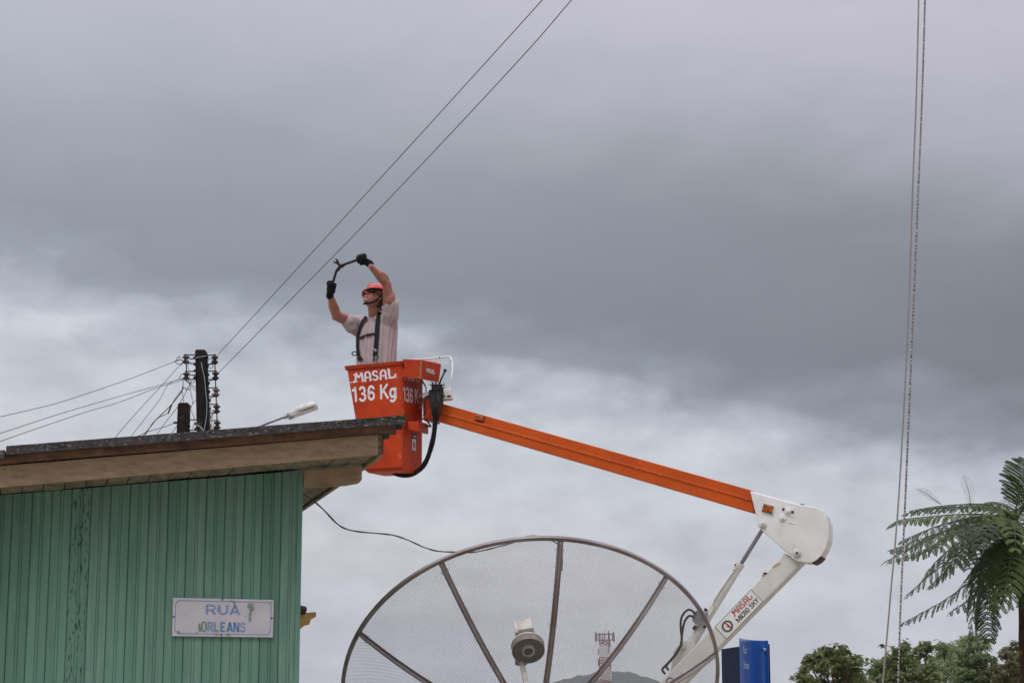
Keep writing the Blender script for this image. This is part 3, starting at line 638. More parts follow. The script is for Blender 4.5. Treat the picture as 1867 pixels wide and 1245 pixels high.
for s_ in (-.012, .012): lb = MB(); lb.tube([lc+lx*s_+nn*.045, lc+lx*s_+nn*.065+V((0, 0, .012))], .004, 8); lb.build('connector', m_blackm, dish)
# mount and mast
mt = MB(); mt.tube([VX-nn*.05, VX-nn*.16], .06, 16); mt.box(VX-nn*.2, da*.08, db*.06, nn*.05); mt.build('mount_bracket', m_steel, dish, bevel=.004)
mt = MB(); b0 = VX-nn*.2; mt.tube([V((b0.x, b0.y, 0)), V((b0.x, b0.y, b0.z))], .045, 16); mt.build('mast', m_steel, dish)

# coaxial cable
cx = MB(); pts = [H.W(.02, .35, H.pt(549, 898, .35).z-H.o.z)]
def onrim(px, py): return P(px, py, 11.5)
path = [(549, 898, 9.85), (568, 910, 10.0), (590, 929, 10.2), (612, 952, 10.35), (630, 963.5, 10.5), (655, 969, 10.7), (700, 973, 11.0), (722, 976.5, 11.1), (748, 986, 11.3), (775, 998, 11.6), (800, 1004.5, 11.8), (832, 1006, 11.98), (862, 1006.5, 12.1), (890, 1001, 12.2), (915, 994.5, 12.26), (932, 990, 12.3), (946, 983, 12.3), (960, 977.5, 12.3), (980, 977, 12.3), (1000, 983, 12.28), (1015, 990, 12.27), (1024, 1000, 12.24), (1025, 1040, 12.18)]
cx.tube(spl([P(*p) for p in path], 6), 0, 8, rs=[.0042+.0008*math.sin(i*.9) for i in range((len(path)-1)*6+1)])
tag(cx.build('coaxial_cable', m_coax, smooth=True), 'thin dark cable sagging from the green house to the rim of the mesh dish', 'cable')

# ------------------------------------------------------------------ utility poles, racks, wires
YP = 26.0
def pole(name, pts, Y, dep, label, holes):
    root = empty(name, V((P(pts[2][0], pts[2][1], Y).x+.0, Y, 0)), label, 'utility pole', 'concrete poles above the roof')
    a, b, c, d = [P(x, y, Y) for x, y in pts]      # TL TR BR BL
    t = a.z/(a.z-d.z); ext = lambda p, q_: p+(q_-p)*(p.z/(p.z-q_.z))
    d2, c2 = ext(a, d), ext(b, c); ax = (b-a).normalized()
    mb = MB(); w0 = (b-a).length; w1 = (c2-d2).length
    A = [a-V((0, 0, .02)), a+ax*w0*.14, b-ax*w0*.10, b-V((0, 0, .02)), c2, d2]
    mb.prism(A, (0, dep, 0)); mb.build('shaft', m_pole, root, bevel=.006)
    hl = MB()
    for hx, hy in holes: hl.lathe(P(hx, hy, Y)-V((0, .002, 0)), (0, 1, 0), [(0, .011), (.03, .011)], 10)
    build_each(hl, 'bolt_hole', m_blackm, root)
    return root
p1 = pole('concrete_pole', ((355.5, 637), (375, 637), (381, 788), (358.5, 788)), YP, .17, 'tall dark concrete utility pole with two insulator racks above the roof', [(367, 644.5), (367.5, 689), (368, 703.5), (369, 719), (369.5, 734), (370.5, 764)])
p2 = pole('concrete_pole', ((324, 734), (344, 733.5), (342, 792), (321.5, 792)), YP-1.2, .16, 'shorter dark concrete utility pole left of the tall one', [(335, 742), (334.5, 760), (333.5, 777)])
def insul(mb, c, s=1.0, mi=0):
    mb.lathe(c, (0, 0, 1), [(-.050*s, .030*s), (-.046*s, .046*s), (-.022*s, .050*s), (-.014*s, .026*s), (.014*s, .026*s), (.020*s, .050*s), (.044*s, .046*s), (.050*s, .028*s)], 16, mi)
def rack(root, side, specs, armx, rodtop, rodbot, Y, tilt=0):
    for k, (ix, iy) in enumerate(specs):
        mb = MB(); insul(mb, P(ix, iy, Y), 1.0); mb.build('insulator', m_porc if k != 2 else m_porc2, root, smooth=False, bevel=.003)
    rd = MB(); rd.tube([P(*rodtop, Y), P(*rodbot, Y)], .008, 8); rd.build('rack_rod', m_blackm, root)
    for (ax0, ax1, ay) in armx:
        ar = MB(); ar.box((P(ax0, ay, Y)+P(ax1, ay, Y))/2, V(((P(ax1, ay, Y)-P(ax0, ay, Y)).length/2, 0, 0)), V((0, .018, 0)), V((0, 0, .0055))); ar.build('rack_arm', m_blackm, root, bevel=.002)
rs_ = [(391.5, 656), (393, 685), (394, 715.5), (395, 745.5), (396, 775)]
arms = []
for k, (x, y) in enumerate(rs_): arms += [(376+k*.8, x+3, y-8.5), (377+k*.8, x+3, y+7.5)]
rack(p1, 1, rs_, arms, (391, 645), (396.5, 786), YP+.02)
lsp = [(339, 655.5), (340, 686)]; arms = [(335, 357, 647), (336, 357, 662.5), (337, 358, 677), (338, 358, 691.5), (345, 357, 654), (347, 357, 683.5)]
rack(p1, -1, lsp, arms, (339, 645), (340.5, 694), YP-.02)
rack(p2, 1, [(361, 777)], [(344, 364, 765), (344, 364, 784)], (361, 763), (361, 787), YP-1.2)
bt = MB()
for k in range(9): bt.lathe(P(378+k*.75, 652+k*15.5, YP+.05), (1, 0, 0), [(-.01, .022), (.012, .022), (.016, .014)], 8)
for k in range(4): bt.lathe(P(354.5+k*.3, 652+k*12, YP+.05), (-1, 0, 0), [(-.01, .02), (.012, .02), (.016, .014)], 8)
build_each(bt, 'bolt', m_blackm, p1)
bt = MB()
for k in range(3): bt.lathe(P(344.5, 768+k*9, YP-1.15), (1, 0, 0), [(-.01, .02), (.012, .02), (.016, .014)], 8)
bt.box(P(319.5, 770.5, YP-1.2), V((.02, 0, 0)), V((0, .02, 0)), V((0, 0, .012))); build_each(bt, 'bolt', m_blackm, p2)
# loose leads and coils on the tall pole
ld = MB()
def lead(mb, pts, r=.004, Y=YP-.06): mb.tube(spl([P(x, y, Y+(z if True else 0)) for x, y, z in [(p + (0,))[:3] for p in pts]], 5), r, 6)
for pts in ([(378, 660), (382, 654), (388, 656)], [(378, 668), (386, 664), (388, 670), (380, 672)], [(377, 697), (383, 690), (386, 693), (379, 698)], [(379, 731), (386, 724), (389, 718)], [(380, 752), (388, 748), (391, 748)], [(380, 762), (386, 756), (391, 750)],
            [(320, 659), (323, 653), (327, 650), (329, 652), (326, 654)], [(318, 658), (323, 663), (329, 664), (334, 660)], [(320, 658), (327, 656), (334, 657)], [(327, 690), (331, 682), (336, 681), (343, 677)], [(331, 690), (334, 695), (333, 702)], [(334, 709), (337, 706), (339, 711), (342, 707), (345, 711), (348, 707)],
            [(343, 694), (348, 700), (357, 707)], [(336, 692), (345, 700), (357, 713)], [(357, 693), (350, 698), (340, 694)]):
    lead(ld, pts, .0045)
build_each(ld, 'tie_wire', m_wire, p1)
ld = MB(); lead(ld, [(355, 654), (362, 651), (376, 649)], .005, YP-.02); lead(ld, [(367, 660), (369, 672), (373, 690), (375, 712), (377, 730), (377, 750), (375, 770), (371, 788)], .0055, YP-.02); build_each(ld, 'pale_lead', m_bluewire, p1)
ld = MB(); lead(ld, [(340, 646), (341, 660), (345, 680), (346, 705), (350, 725), (351, 735), (348, 745), (352, 757), (355, 765), (353, 775), (350, 782)], .005); lead(ld, [(389, 716), (385, 722), (384, 745), (383, 765), (384, 786)], .005); lead(ld, [(393, 747), (388, 755), (386, 770), (385, 786)], .005); lead(ld, [(390, 773), (388, 780), (389, 786)], .005); build_each(ld, 'pale_lead', m_cord, p1)
ld = MB(); lead(ld, [(357, 775), (363, 776), (368, 781), (371, 787)], .007, YP-1.27); build_each(ld, 'pale_lead', m_bluewire, p2)
def wire(pts, label, r=.0036, m=m_wire, n=10, name='overhead_wire', cat='wire', group='overhead wires at the tall pole'):
    mb = MB(); mb.tube(spl([P(*p) for p in pts], n), r, 6); o = mb.build(name, m, smooth=True); tag(o, label, cat, group); return o
# the two mains passing up over the street, level and nearer the camera as they rise
wire([(396, 648, 26.0), (620, 405.3, 20.2), (800, 208.6, 17.3), (993, -4, 14.7), (1110, -133, 13.4)], 'upper left one of the two long wires rising from the pole to the top edge', .0040, n=14)
wire([(399, 679, 26.0), (620, 455, 20.8), (800, 267, 17.7), (960, 95, 15.6), (1045, -3, 14.6), (1150, -122, 13.4)], 'lower right one of the two long wires, passing just above the worker and his cutter', .0040, n=14)
wire([(333, 656, 26), (317, 660, 25.6), (230, 693, 24), (120, 730, 22), (60, 746, 21), (-10, 762, 20), (-90, 782, 19)], 'single top wire sagging from the pole to the left edge, above the other wires')
wire([(336, 684, 26), (326, 692, 25.8), (230, 719, 24), (130, 748, 22), (70, 767, 21), (-10, 793, 20), (-90, 815, 19)], 'upper wire of the close pair running from the pole to the left edge')
wire([(336, 689, 26), (326, 695, 25.8), (283, 708, 24.8), (218, 733, 23.8), (160, 750, 22.5), (85, 775, 21), (-10, 808, 20), (-90, 836, 19)], 'lower wavy wire of the close pair running from the pole to the left edge')
wire([(335, 661, 26), (322, 672, 25.9), (300, 697, 25.6), (262, 738, 25), (228, 776, 24.6), (208, 800, 24.4), (180, 834, 24)], 'leftmost steep wire dropping from the tall pole behind the roof')
wire([(330, 690, 26), (307, 701, 25.7), (290, 730, 25.4), (262, 766, 25), (238, 797, 24.6), (214, 830, 24.2)], 'second steep wire from the left dropping behind the roof')
wire([(334, 704, 26), (331, 714, 25.9), (314, 736, 25.7), (296, 754, 25.5), (278, 772, 25.2), (262, 797, 25), (240, 830, 24.6)], 'bundled service wire with a bend, third from the left, dropping from the pole', .0065)
wire([(333, 709, 26), (320, 726, 25.8), (313, 738, 25.7), (307, 752, 25.6), (288, 762, 25.4), (276, 776, 25.2), (258, 798, 25), (236, 831, 24.6)], 'service wire with a dark clamp near its upper end, beside the bundled wire', .005)
wire([(356, 682, 26), (332, 728, 25.9), (322, 744, 25.8), (300, 772, 25.6), (283, 797, 25.4), (262, 828, 25)], 'straight thin wire passing behind the short pole', .0042)
wire([(358, 728, 26), (344, 746, 25.9), (322, 777, 25.6), (310, 795, 25.4), (290, 825, 25)], 'thin wire emerging between the two poles and passing low behind the short one', .0042)
wire([(318, 770.5, 24.8), (300, 778, 24.7), (272, 786, 24.5), (247, 797, 24.4), (210, 815, 24)], 'low wire leaving the bracket on the left side of the short pole', .0045)
wire([(334, 700, 26), (332, 712, 25.6), (335, 733, 24.85)], 'short lead hanging from the lower left insulator to the short pole', .004)
ck = MB(); ck.tube([P(313, 738, 25.7), P(309, 747, 25.68), P(307, 753, 25.6)], .011, 8); tag(ck.build('wire_clamp', m_blackm), 'small dark clamp dangling on the service wires left of the short pole', 'clamp')

# street lamp on an arm fixed to the tall pole
YL = 25.6
sl_ = empty('street_lamp', P(383, 803, YL), 'white street lamp on a thin grey arm above the roof', 'street lamp')
mb = MB(); mb.tube(spl([P(381, 812, YP), P(430, 793, YL), (P(467, 779, YL)), P(505, 764.5, YL), P(524, 758, YL)], 6), .021, 10); mb.build('lamp_arm', m_steel, sl_, smooth=True)
mb = MB(); mb.tube([P(518, 760.3, YL), P(526, 757.4, YL)], .030, 12); mb.build('clamp', m_steel, sl_)
A = P(525, 758, YL); B = P(578, 739, YL); ud = (B-A).normalized(); vd = V((0, 1, 0)); wd = ud.cross(vd)*-1; wd = wd if wd.z > 0 else -wd; Lm = (B-A).length
mb = MB(); ns = 12; nr = 16
sec = []
for i in range(ns+1):
    t = i/ns; hgt = (.045+.052*math.sin(min(1, t*1.35+.05)*math.pi*.55))*(1 if t < .85 else (1-(t-.85)*2.6)); wid = .055+.09*math.sin(min(1, t*1.2)*math.pi*.6)
    if t > .9: wid *= 1-(t-.9)*3
    for j in range(nr):
        a = 2*math.pi*j/nr; z = math.sin(a); mb.v.append(A+ud*(Lm*t)+vd*(wid*math.cos(a))+wd*((hgt*z) if z > 0 else z*.012)-wd*.012)
mb.f = [(i*nr+j, i*nr+(j+1) % nr, (i+1)*nr+(j+1) % nr, (i+1)*nr+j) for i in range(ns) for j in range(nr)]+[tuple(range(nr)), tuple(range(ns*nr, ns*nr+nr))]; mb.m = [0]*len(mb.f)
mb.build('lamp_housing', m_lamp, sl_, smooth=True)
mb = MB(); mb.box(A+ud*(Lm*.54)-wd*.030, ud*(Lm*.44), vd*.12, wd*.009); mb.build('lamp_glass', m_glass, sl_, bevel=.006)
mb = MB(); mb.box(A+ud*.03-wd*.008, ud*.035, vd*.06, wd*.045); mb.build('lamp_socket', m_steel, sl_, bevel=.01)

# ------------------------------------------------------------------ two ropes at the right
def rope(pts, r, m, label):
    mb = MB(); mb.tube(spl([P(*p) for p in pts], 24), r, 10); o = mb.build('hanging_rope', m, smooth=True); tag(o, label, 'rope', 'ropes hanging at the right'); return o
rope([(1676, -60, 8.2), (1675, 0, 8.2), (1670.5, 180, 8.2), (1664.5, 330, 8.2), (1655, 600, 8.2), (1639, 900, 8.2), (1624, 1080, 8.2), (1609, 1250, 8.2), (1600, 1330, 8.2)], .0036, m_cord, 'smooth pale grey rope, left of the pair hanging down at the right')
rope([(1688, -60, 8.0), (1686.5, 0, 8.0), (1681, 180, 8.0), (1672, 400, 8.0), (1662, 640, 8.0), (1651, 900, 8.0), (1643, 1080, 8.0), (1637, 1250, 8.0), (1634, 1330, 8.0)], .0040, m_twist, 'speckled twisted rope, right of the pair hanging down at the right')

# ------------------------------------------------------------------ blue corner street sign
bs = empty('blue_street_sign', V((P(1392, 1200, 12.45).x, 12.45, 0)), 'tall blue curved street sign with two blades and a domed bolt beside the mesh dish', 'street sign')
tops = [(1401, 12.30), (1394, 12.32), (1386, 12.31), (1378, 12.27), (1370, 12.19), (1362, 12.08), (1355, 11.94), (1349, 11.80)]
ZS = P(1401, 1167, 12.3).z
def xy(px, Y): r = ray(px, 1200); return V((r.x/r.y*Y, Y, 0))
def blade(name, pts, zt, zb, th, m):
    mb = MB(); q_ = spl([xy(*p) for p in pts], 5); n_ = len(q_); vs = []
    for i, p in enumerate(q_):
        t = (q_[min(i+1, n_-1)]-q_[max(i-1, 0)]).normalized(); nrm = V((-t.y, t.x, 0))
        for s_ in (-.5, .5):
            for z in (zt, zb): vs.append(V((p.x, p.y, z))+nrm*(s_*th))
    f = []
    for i in range(n_-1):
        a = i*4; b = a+4; f += [(a, b, b+1, a+1), (a+2, a+3, b+3, b+2), (a, a+2, b+2, b), (a+1, b+1, b+3, a+3)]
    f += [(0, 1, 3, 2), (4*(n_-1), 4*(n_-1)+2, 4*(n_-1)+3, 4*(n_-1)+1)]
    mb.add(vs, f); return mb.build(name, m, bs, smooth=False)
blade('front_blade', tops, ZS, ZS-.62, .004, m_sblue)
blade('rear_blade', [(1403.5, 12.36), (1394, 12.40), (1372, 12.55), (1350, 12.95), (1332, 13.3), (1316, 13.65)], ZS-.02, ZS-.62, .004, m_snavy)
mb = MB(); mb.tube([xy(1390, 12.37), xy(1390, 12.37)+V((0, 0, ZS-.05))], .022, 14); mb.build('post', m_steel, bs)
mb = MB(); bc = P(1394, 1184, 12.30); mb.ell(bc, [(.0125, 0, 0), (0, .010, 0), (0, 0, .0125)], 16, 10); build_each(mb, 'bolt', m_steel, bs, smooth=True)
def ontxt(word, x0, x1, yt, yb):
    mb = MB(); vs, fs = text2d(word, 0); xs = [v[0] for v in vs]; ys = [v[1] for v in vs]; a0, a1, b0, b1 = min(xs), max(xs), 0, max(ys)
    Ys = {p[0]: p[1] for p in tops}; tp = sorted(tops)
    def Yat(px):
        for (a, b), (c, d) in zip(tp, tp[1:]):
            if a <= px <= c: return b+(d-b)*(px-a)/(c-a)
        return tp[0][1]
    out = []
    for x, y in vs:
        px = x0+(x1-x0)*(x-a0)/(a1-a0); py = yb+(yt-yb)*(y-b0)/(b1-b0); Y = Yat(px)-.045; out.append(P(px, py, Y))
    mb.add(out, fs); mb.build('lettering', m_stext, bs, fixn=False)
ontxt('Rua', 1355, 1361, 1177, 1190.5); ontxt('Orleans', 1355, 1366, 1204.5, 1218.5)

# ------------------------------------------------------------------ aerial lift
BK = Fr(P(735, 668, 17.9), -27); BM = Fr(P(800, 750, 18.0), -17)
def hit(px, py, p0, n):
    r = ray(px, py); return CAM+r*((V(p0)-CAM).dot(n)/r.dot(n))
ped = BM.pt(1075, 1350, .09)
lift = empty('aerial_lift', V((ped.x, ped.y, 0)), 'orange and white articulated aerial lift holding up the work bucket', 'aerial lift')
D = .40
L = lambda x, y, v=0: V(BK.L(x, y, v))
tl, tr, br, bl = L(630, 669.5), L(735, 659.5), L(735, 852), L(661, 861)
tl.y = tr.y = (tl.y+tr.y)/2; zb_ = (br.y+bl.y)/2; br.y = bl.y = zb_; tr.x = 0; br.x = .0
def ring(x0, x1, v0, v1, z, r=.035, n=4):
    out = []
    for cx_, cv_, a0 in ((x1-r, v0+r, -90), (x1-r, v1-r, 0), (x0+r, v1-r, 90), (x0+r, v0+r, 180)):
        for i in range(n+1):
            a = R_(a0+90*i/n); out.append(BK.W(cx_+r*math.cos(a), cv_+r*math.sin(a), z))
    return out
b = MB(); zt_ = tl.y; rings = [ring(bl.x+.03, br.x-.03, .03, D-.03, zb_-.012), ring(bl.x, br.x, .0, D-.0, zb_+.02), ring(tl.x, tr.x, 0, D, zt_), ring(tl.x+.008, tr.x-.008, .008, D-.008, zt_+.002), ring(bl.x+.01, br.x-.01, .01, D-.01, zb_+.05)]
nr_ = len(rings[0]); b.v = [p for r_ in rings for p in r_]
b.f = [tuple(range(nr_))]+[(i*nr_+j, i*nr_+(j+1) % nr_, (i+1)*nr_+(j+1) % nr_, (i+1)*nr_+j) for i in range(4) for j in range(nr_)]+[tuple(range(4*nr_, 5*nr_))]; b.m = [0]*len(b.f)
bucket = b.build('bucket', m_orange, lift, smooth=False)
b = MB(); o1, o2, i1, i2 = ring(tl.x-.014, tr.x+.014, -.014, D+.014, zt_-.026, .045), ring(tl.x-.022, tr.x+.022, -.022, D+.022, zt_+.008, .05), ring(tl.x-.0005, tr.x+.0005, -.0005, D+.0005, zt_-.026, .035), ring(tl.x+.004, tr.x-.004, .004, D-.004, zt_+.008, .035)
b.v = i1+o1+o2+i2; b.f = [(i*nr_+j, i*nr_+(j+1) % nr_, ((i+1) % 4)*nr_+(j+1) % nr_, ((i+1) % 4)*nr_+j) for i in range(4) for j in range(nr_)]; b.m = [0]*len(b.f); b.build('rim', m_orange, bucket)
b = MB(); vs0 = ring(tl.x-.0225, tr.x+.0225, -.0225, D+.0225, zt_+.004, .05); random.seed(2)
for k in range(46):
    t = random.uniform(0, 1); uu = tl.x+(tr.x-tl.x)*t; b.ell(BK.W(uu, -.0225, zt_+.006-random.uniform(0, .012)), [BK.u*random.uniform(.002, .012), BK.v*.0012, BK.z*random.uniform(.001, .003)], 6, 4)
for k in range(34):
    zz = random.uniform(zb_+.03, zt_-.06); b.ell(BK.W(-.006, .006, zz), [BK.u*.004, BK.v*.004, BK.z*random.uniform(.002, .014)*(1 if random.random() < .8 else 1.7)], 6, 4)
for k in range(22): b.ell(BK.W(random.uniform(tl.x+.05, -.03), .0, random.uniform(zb_+.03, zt_-.1)), [BK.u*random.uniform(.001, .005), BK.v*.001, BK.z*random.uniform(.001, .008)], 6, 4)
for k in range(14): b.ell(BK.W(0, random.uniform(.05, D-.03), random.uniform(zb_+.03, zt_-.1)), [BK.v*random.uniform(.002, .012), BK.u*.001, BK.z*random.uniform(.001, .004)], 6, 4)
for k in range(20): t = random.uniform(0, 1); b.ell(BK.W(0, D*t, zb_+.018), [BK.v*random.uniform(.004, .016), BK.u*.0025, BK.z*.002], 6, 4)
b.build('paint_chips', m_scuff, bucket)
# lettering
fn = -BK.v*.0022; b = MB(); fq = lambda *c: [BK.pt(x, y, 0) for x, y in c]
put(b, bold('136 Kg', .165), fq((641, 704.5), (723.5, 696.5), (723.5, 732.5), (643.5, 741)), fn); b.build('lettering', m_letter, bucket, fixn=False)
b = MB(); put(b, letters_masal(), fq((642, 678.5), (723.5, 669.5), (723.5, 690.5), (644, 699)), fn*1.6)
put(b, ([(0, 0), (1, 0), (1, 1), (0, 1)], [(0, 1, 2, 3)]), fq((633, 697), (653, 695.2), (653, 696.4), (633, 698.2)), fn*.8); put(b, ([(0, 0), (1, 0), (1, 1), (0, 1)], [(0, 1, 2, 3)]), fq((703, 689.5), (725, 687), (725, 688.2), (703, 690.7)), fn*.8)
b.build('lettering', m_letter, bucket, fixn=False)
sq = lambda *c: [hit(x, y, BK.W(.0022, 0, 0), BK.u) for x, y in c]
b = MB(); put(b, bold('136 Kg', .165), sq((735, 702.5), (768.6, 710), (768.6, 746), (736, 738)), (0, 0, 0)); b.build('lettering', m_letter, bucket, fixn=False)
b = MB(); put(b, letters_masal(), sq((737, 673), (766, 678), (766, 699), (737, 693)), BK.u*.001); b.build('lettering', m_letter, bucket, fixn=False)
# warning decal
b = MB(); dq = sq((751, 790.5), (759.5, 792), (759, 823.5), (750, 821.5)); b.add(dq, [(0, 1, 2, 3)]); b.build('warning_decal', m_letter, bucket, fixn=False)
def dqf(x0, y0, x1, y1, o): F_ = lambda a, c: (dq[0]*(1-a)+dq[1]*a)*(1-c)+(dq[3]*(1-a)+dq[2]*a)*c+BK.u*o; return [F_(x0, y0), F_(x1, y0), F_(x1, y1), F_(x0, y1)]
b = MB(); b.add(dqf(0, 0, 1, .28, .001), [(0, 1, 2, 3)])
for r4 in ((0, .0, .1, 1), (.9, 0, 1, 1), (0, .96, 1, 1)): b.add(dqf(*r4, .0012), [(0, 1, 2, 3)])
b.build('decal_band', m_vinylblack, bucket, fixn=False)
b = MB()
for r4 in ((.33, .46, .41, .68), (.44, .42, .52, .66), (.55, .43, .63, .68), (.66, .48, .73, .70), (.33, .64, .73, .80), (.3, .87, .75, .92)): b.add(dqf(*r4, .0016), [(0, 1, 2, 3)])
b.build('hand_symbol', m_vinylred, bucket, fixn=False)
b = MB(); b.add(dqf(.25, .11, .8, .16, .0016), [(0, 1, 2, 3)]); b.build('decal_line', m_letter, bucket, fixn=False)
# collar block on the side
b = MB(); pr5 = [(743, 768, 17.885), (764, 768, 17.84), (778.5, 771.5, 18.12)]; pb5 = [(745, 784, 17.885), (764, 787, 17.84), (778.5, 789, 18.12)]
A = [P(*p) for p in pr5]; B = [P(*p) for p in pb5]; b.loft([A[0], A[1], A[2], A[2]+BK.v*.08-BK.u*.03, A[0]+BK.v*.34], [B[0], B[1], B[2], B[2]+BK.v*.08-BK.u*.03, B[0]+BK.v*.34]); b.build('collar_block', m_orange, bucket, bevel=.006)
# control cover
b = MB(); A = [P(734, 654.5, 17.86), P(768, 655.5, 17.86), P(804.5, 664, 18.12), P(797, 660, 18.40), P(768, 658, 18.36)]; B = [P(731.5, 687, 17.86), P(766.5, 690.5, 17.86), P(800, 697, 18.12), P(792, 693, 18.40), P(765, 689, 18.36)]
mid = [a*.55+c*.45+V((.022 if i in (0,) else 0, 0, 0)) for i, (a, c) in enumerate(zip(A, B))]
b.v = A+mid+B; b.f = [(0, 1, 2, 3, 4), (14, 13, 12, 11, 10)]+[(i+5*k, (i+1) % 5+5*k, (i+1) % 5+5*k+5, i+5*k+5) for k in range(2) for i in range(5)]; b.m = [0]*len(b.f)
cc = b.build('control_cover', m_orange, lift, bevel=.005)
b = MB()
for i in range(16):
    t = (i+.5)/16; c = A[1]*(1-t)+B[1]*t; b.ell(c+V((0, -.002, 0)), [V((.008+.004*random.random(), 0, 0)), V((0, .003, 0)), V((0, 0, .009))], 7, 4)
for i in range(18): t = random.random(); b.ell(B[1]*(1-t)+B[2]*t, [V((.008, .004, 0)), V((0, .003, 0)), V((0, 0, .003))], 6, 4)
for i in range(10): t = random.random(); b.ell(B[0]*(1-t)+B[1]*t, [V((.008, 0, 0)), V((0, .003, 0)), V((0, 0, .003))], 6, 4)
b.build('paint_chips', m_scuff, cc)
nrm = (A[2]-A[1]).cross(B[1]-A[1]).normalized(); nrm = nrm if nrm.y < 0 else -nrm
b = MB(); pl5 = A[1]+nrm*.002; put(b, letters_masal(), [hit(x, y, pl5, nrm) for x, y in ((777, 670), (794, 674.5), (793, 683), (776.5, 678.5))]); b.build('lettering', m_letter, cc, fixn=False)
# mounting bracket between bucket and boom
b = MB(); b.prism([P(x, y, 18.02) for x, y in ((769, 716), (786, 712), (806, 722), (806, 745), (800, 768), (772, 762))], (0, .22, 0)); b.build('mounting_bracket', m_orange, lift, bevel=.008)
b = MB(); b.prism([P(x, y, 18.0) for x, y in ((770, 716), (783, 713), (784, 723), (770, 726))], (0, .16, 0)); b.prism([P(x, y, 17.96) for x, y in ((784, 711), (800, 710), (824, 708), (825, 726), (816, 727), (808, 728), (800, 729), (786, 730))], (0, .14, 0)); b.build('valve_block', m_white, lift, bevel=.005)
b = MB(); b.tube([P(810.5, 698, 17.98), P(810.5, 711, 17.98)], .014, 10); b.tube([P(811, 706, 18.0), P(811, 713, 18.0)], .024, 10); b.tube([P(817, 713, 17.93), P(817, 725, 17.93)], .010, 8); build_each(b, 'valve_fitting', m_white, lift)
b = MB(); b.prism([P(x, y, 17.94) for x, y in ((787, 700), (806, 700), (807, 707), (804, 711.5), (789, 711.5), (786, 707))], (0, .10, 0))
for x in (789, 795, 801): b.box(P(x, 699.3, 17.97), V((.008, 0, 0)), V((0, .02, 0)), V((0, 0, .012)))
b.tube([P(783, 701.5, 17.95), P(809, 701.5, 17.95)], .006, 6)
b.tube([P(787, 696, 17.98), P(789, 702, 17.98)], .006, 6); b.tube([P(809, 721, 17.93), P(809, 724, 17.93)], .014, 8); b.tube([P(815, 722.5, 17.9), P(822, 722, 17.9)], .010, 8); b.build('control_valve', m_blackm, lift, bevel=.004)
lv = MB(); lv.tube([P(802, 699, 17.93), P(803.5, 693, 17.93), P(811, 677, 17.93)], .0085, 8); lv.sph(P(811.5, 675.3, 17.93), .0155); lv.build('control_lever', m_blackm, lift, smooth=True)
rl = MB(); rl.tube(spl([P(745, 657, 18.34), P(785, 653.3, 18.3), P(808, 651, 18.25), P(818, 650.3, 18.2), P(822.5, 653, 18.15), P(824.3, 662, 18.1), P(825, 675, 18.05), P(823, 688, 18.0), P(820.5, 698, 17.99), P(820.5, 711, 17.98)], 6), .0075, 10); build_each(rl, 'guard_rail', m_white, lift, smooth=True)
rl = MB(); rl.tube(spl([P(769, 693, 18.2), P(772, 698, 18.12), P(776, 705, 18.08), P(777, 712, 18.05), P(777, 718, 18.05)], 5), .008, 8); build_each(rl, 'guard_rail', m_white, lift, smooth=True)
rl = MB()
for x, y, Y in ((802, 651.8, 18.27), (823.3, 659, 18.12)): rl.ell(P(x, y, Y), [(.009, 0, 0), (0, .012, 0), (0, 0, .012)], 8, 6)
build_each(rl, 'rail_clip', m_blackm, lift)
random.seed(21)
for i in range(9):
    x0 = 784+i*2.9; xm = 786+i*2.1; 
    pts = [(x0, 711, 17.96), (x0+random.uniform(-1, 1)-.6, 722, 17.90), (xm+random.uniform(-1.5, 1.5), 740, 17.86), (789+i*1.05+random.uniform(-1, 1), 755, 17.86), (791+i*.6, 766, 17.88), (792.5+i*.45, 775, 17.9)]
    hb = MB(); hb.tube(spl([P(*p) for p in pts], 5), .0082, 7); hb.build('hydraulic_hose', m_black, lift, smooth=True)
hb = MB(); hb.tube(spl([P(806, 716, 17.9), P(807, 735, 17.86), (P(803, 752, 17.86)), P(797, 768, 17.9)], 5), .007, 7); hb.build('hydraulic_hose', m_black, lift, smooth=True)
for pts in ([(782, 722, 17.95), (776, 724, 17.9), (774, 735, 17.88), (775, 750, 17.88), (772, 758, 17.9)], [(770, 763, 18.0), (778, 766, 17.95), (782, 772, 17.92), (785, 776, 17.9)], [(776, 777, 18.02), (786, 777, 17.95)]):
    hb = MB(); hb.tube(spl([P(*p) for p in pts], 5), .008, 7); hb.build('hydraulic_hose', m_black, lift, smooth=True)
hb = MB(); hp = spl([P(*p) for p in [(793.5, 764, 17.9), (793, 775, 17.9), (790.5, 795, 17.92), (786, 815, 17.95), (779, 836, 18.0), (771, 850, 18.08), (760, 860, 18.15), (748, 865, 18.2), (735, 866.5, 18.22), (722, 863, 18.2), (715, 858, 18.2)]], 8)
hb.tube(hp, 0, 12, rs=[(.0235+.0006*math.sin(i*1.3)+.0015*math.sin(i*.37)) for i in range(len(hp))]); hb.build('hose_bundle', m_black, lift, smooth=True)
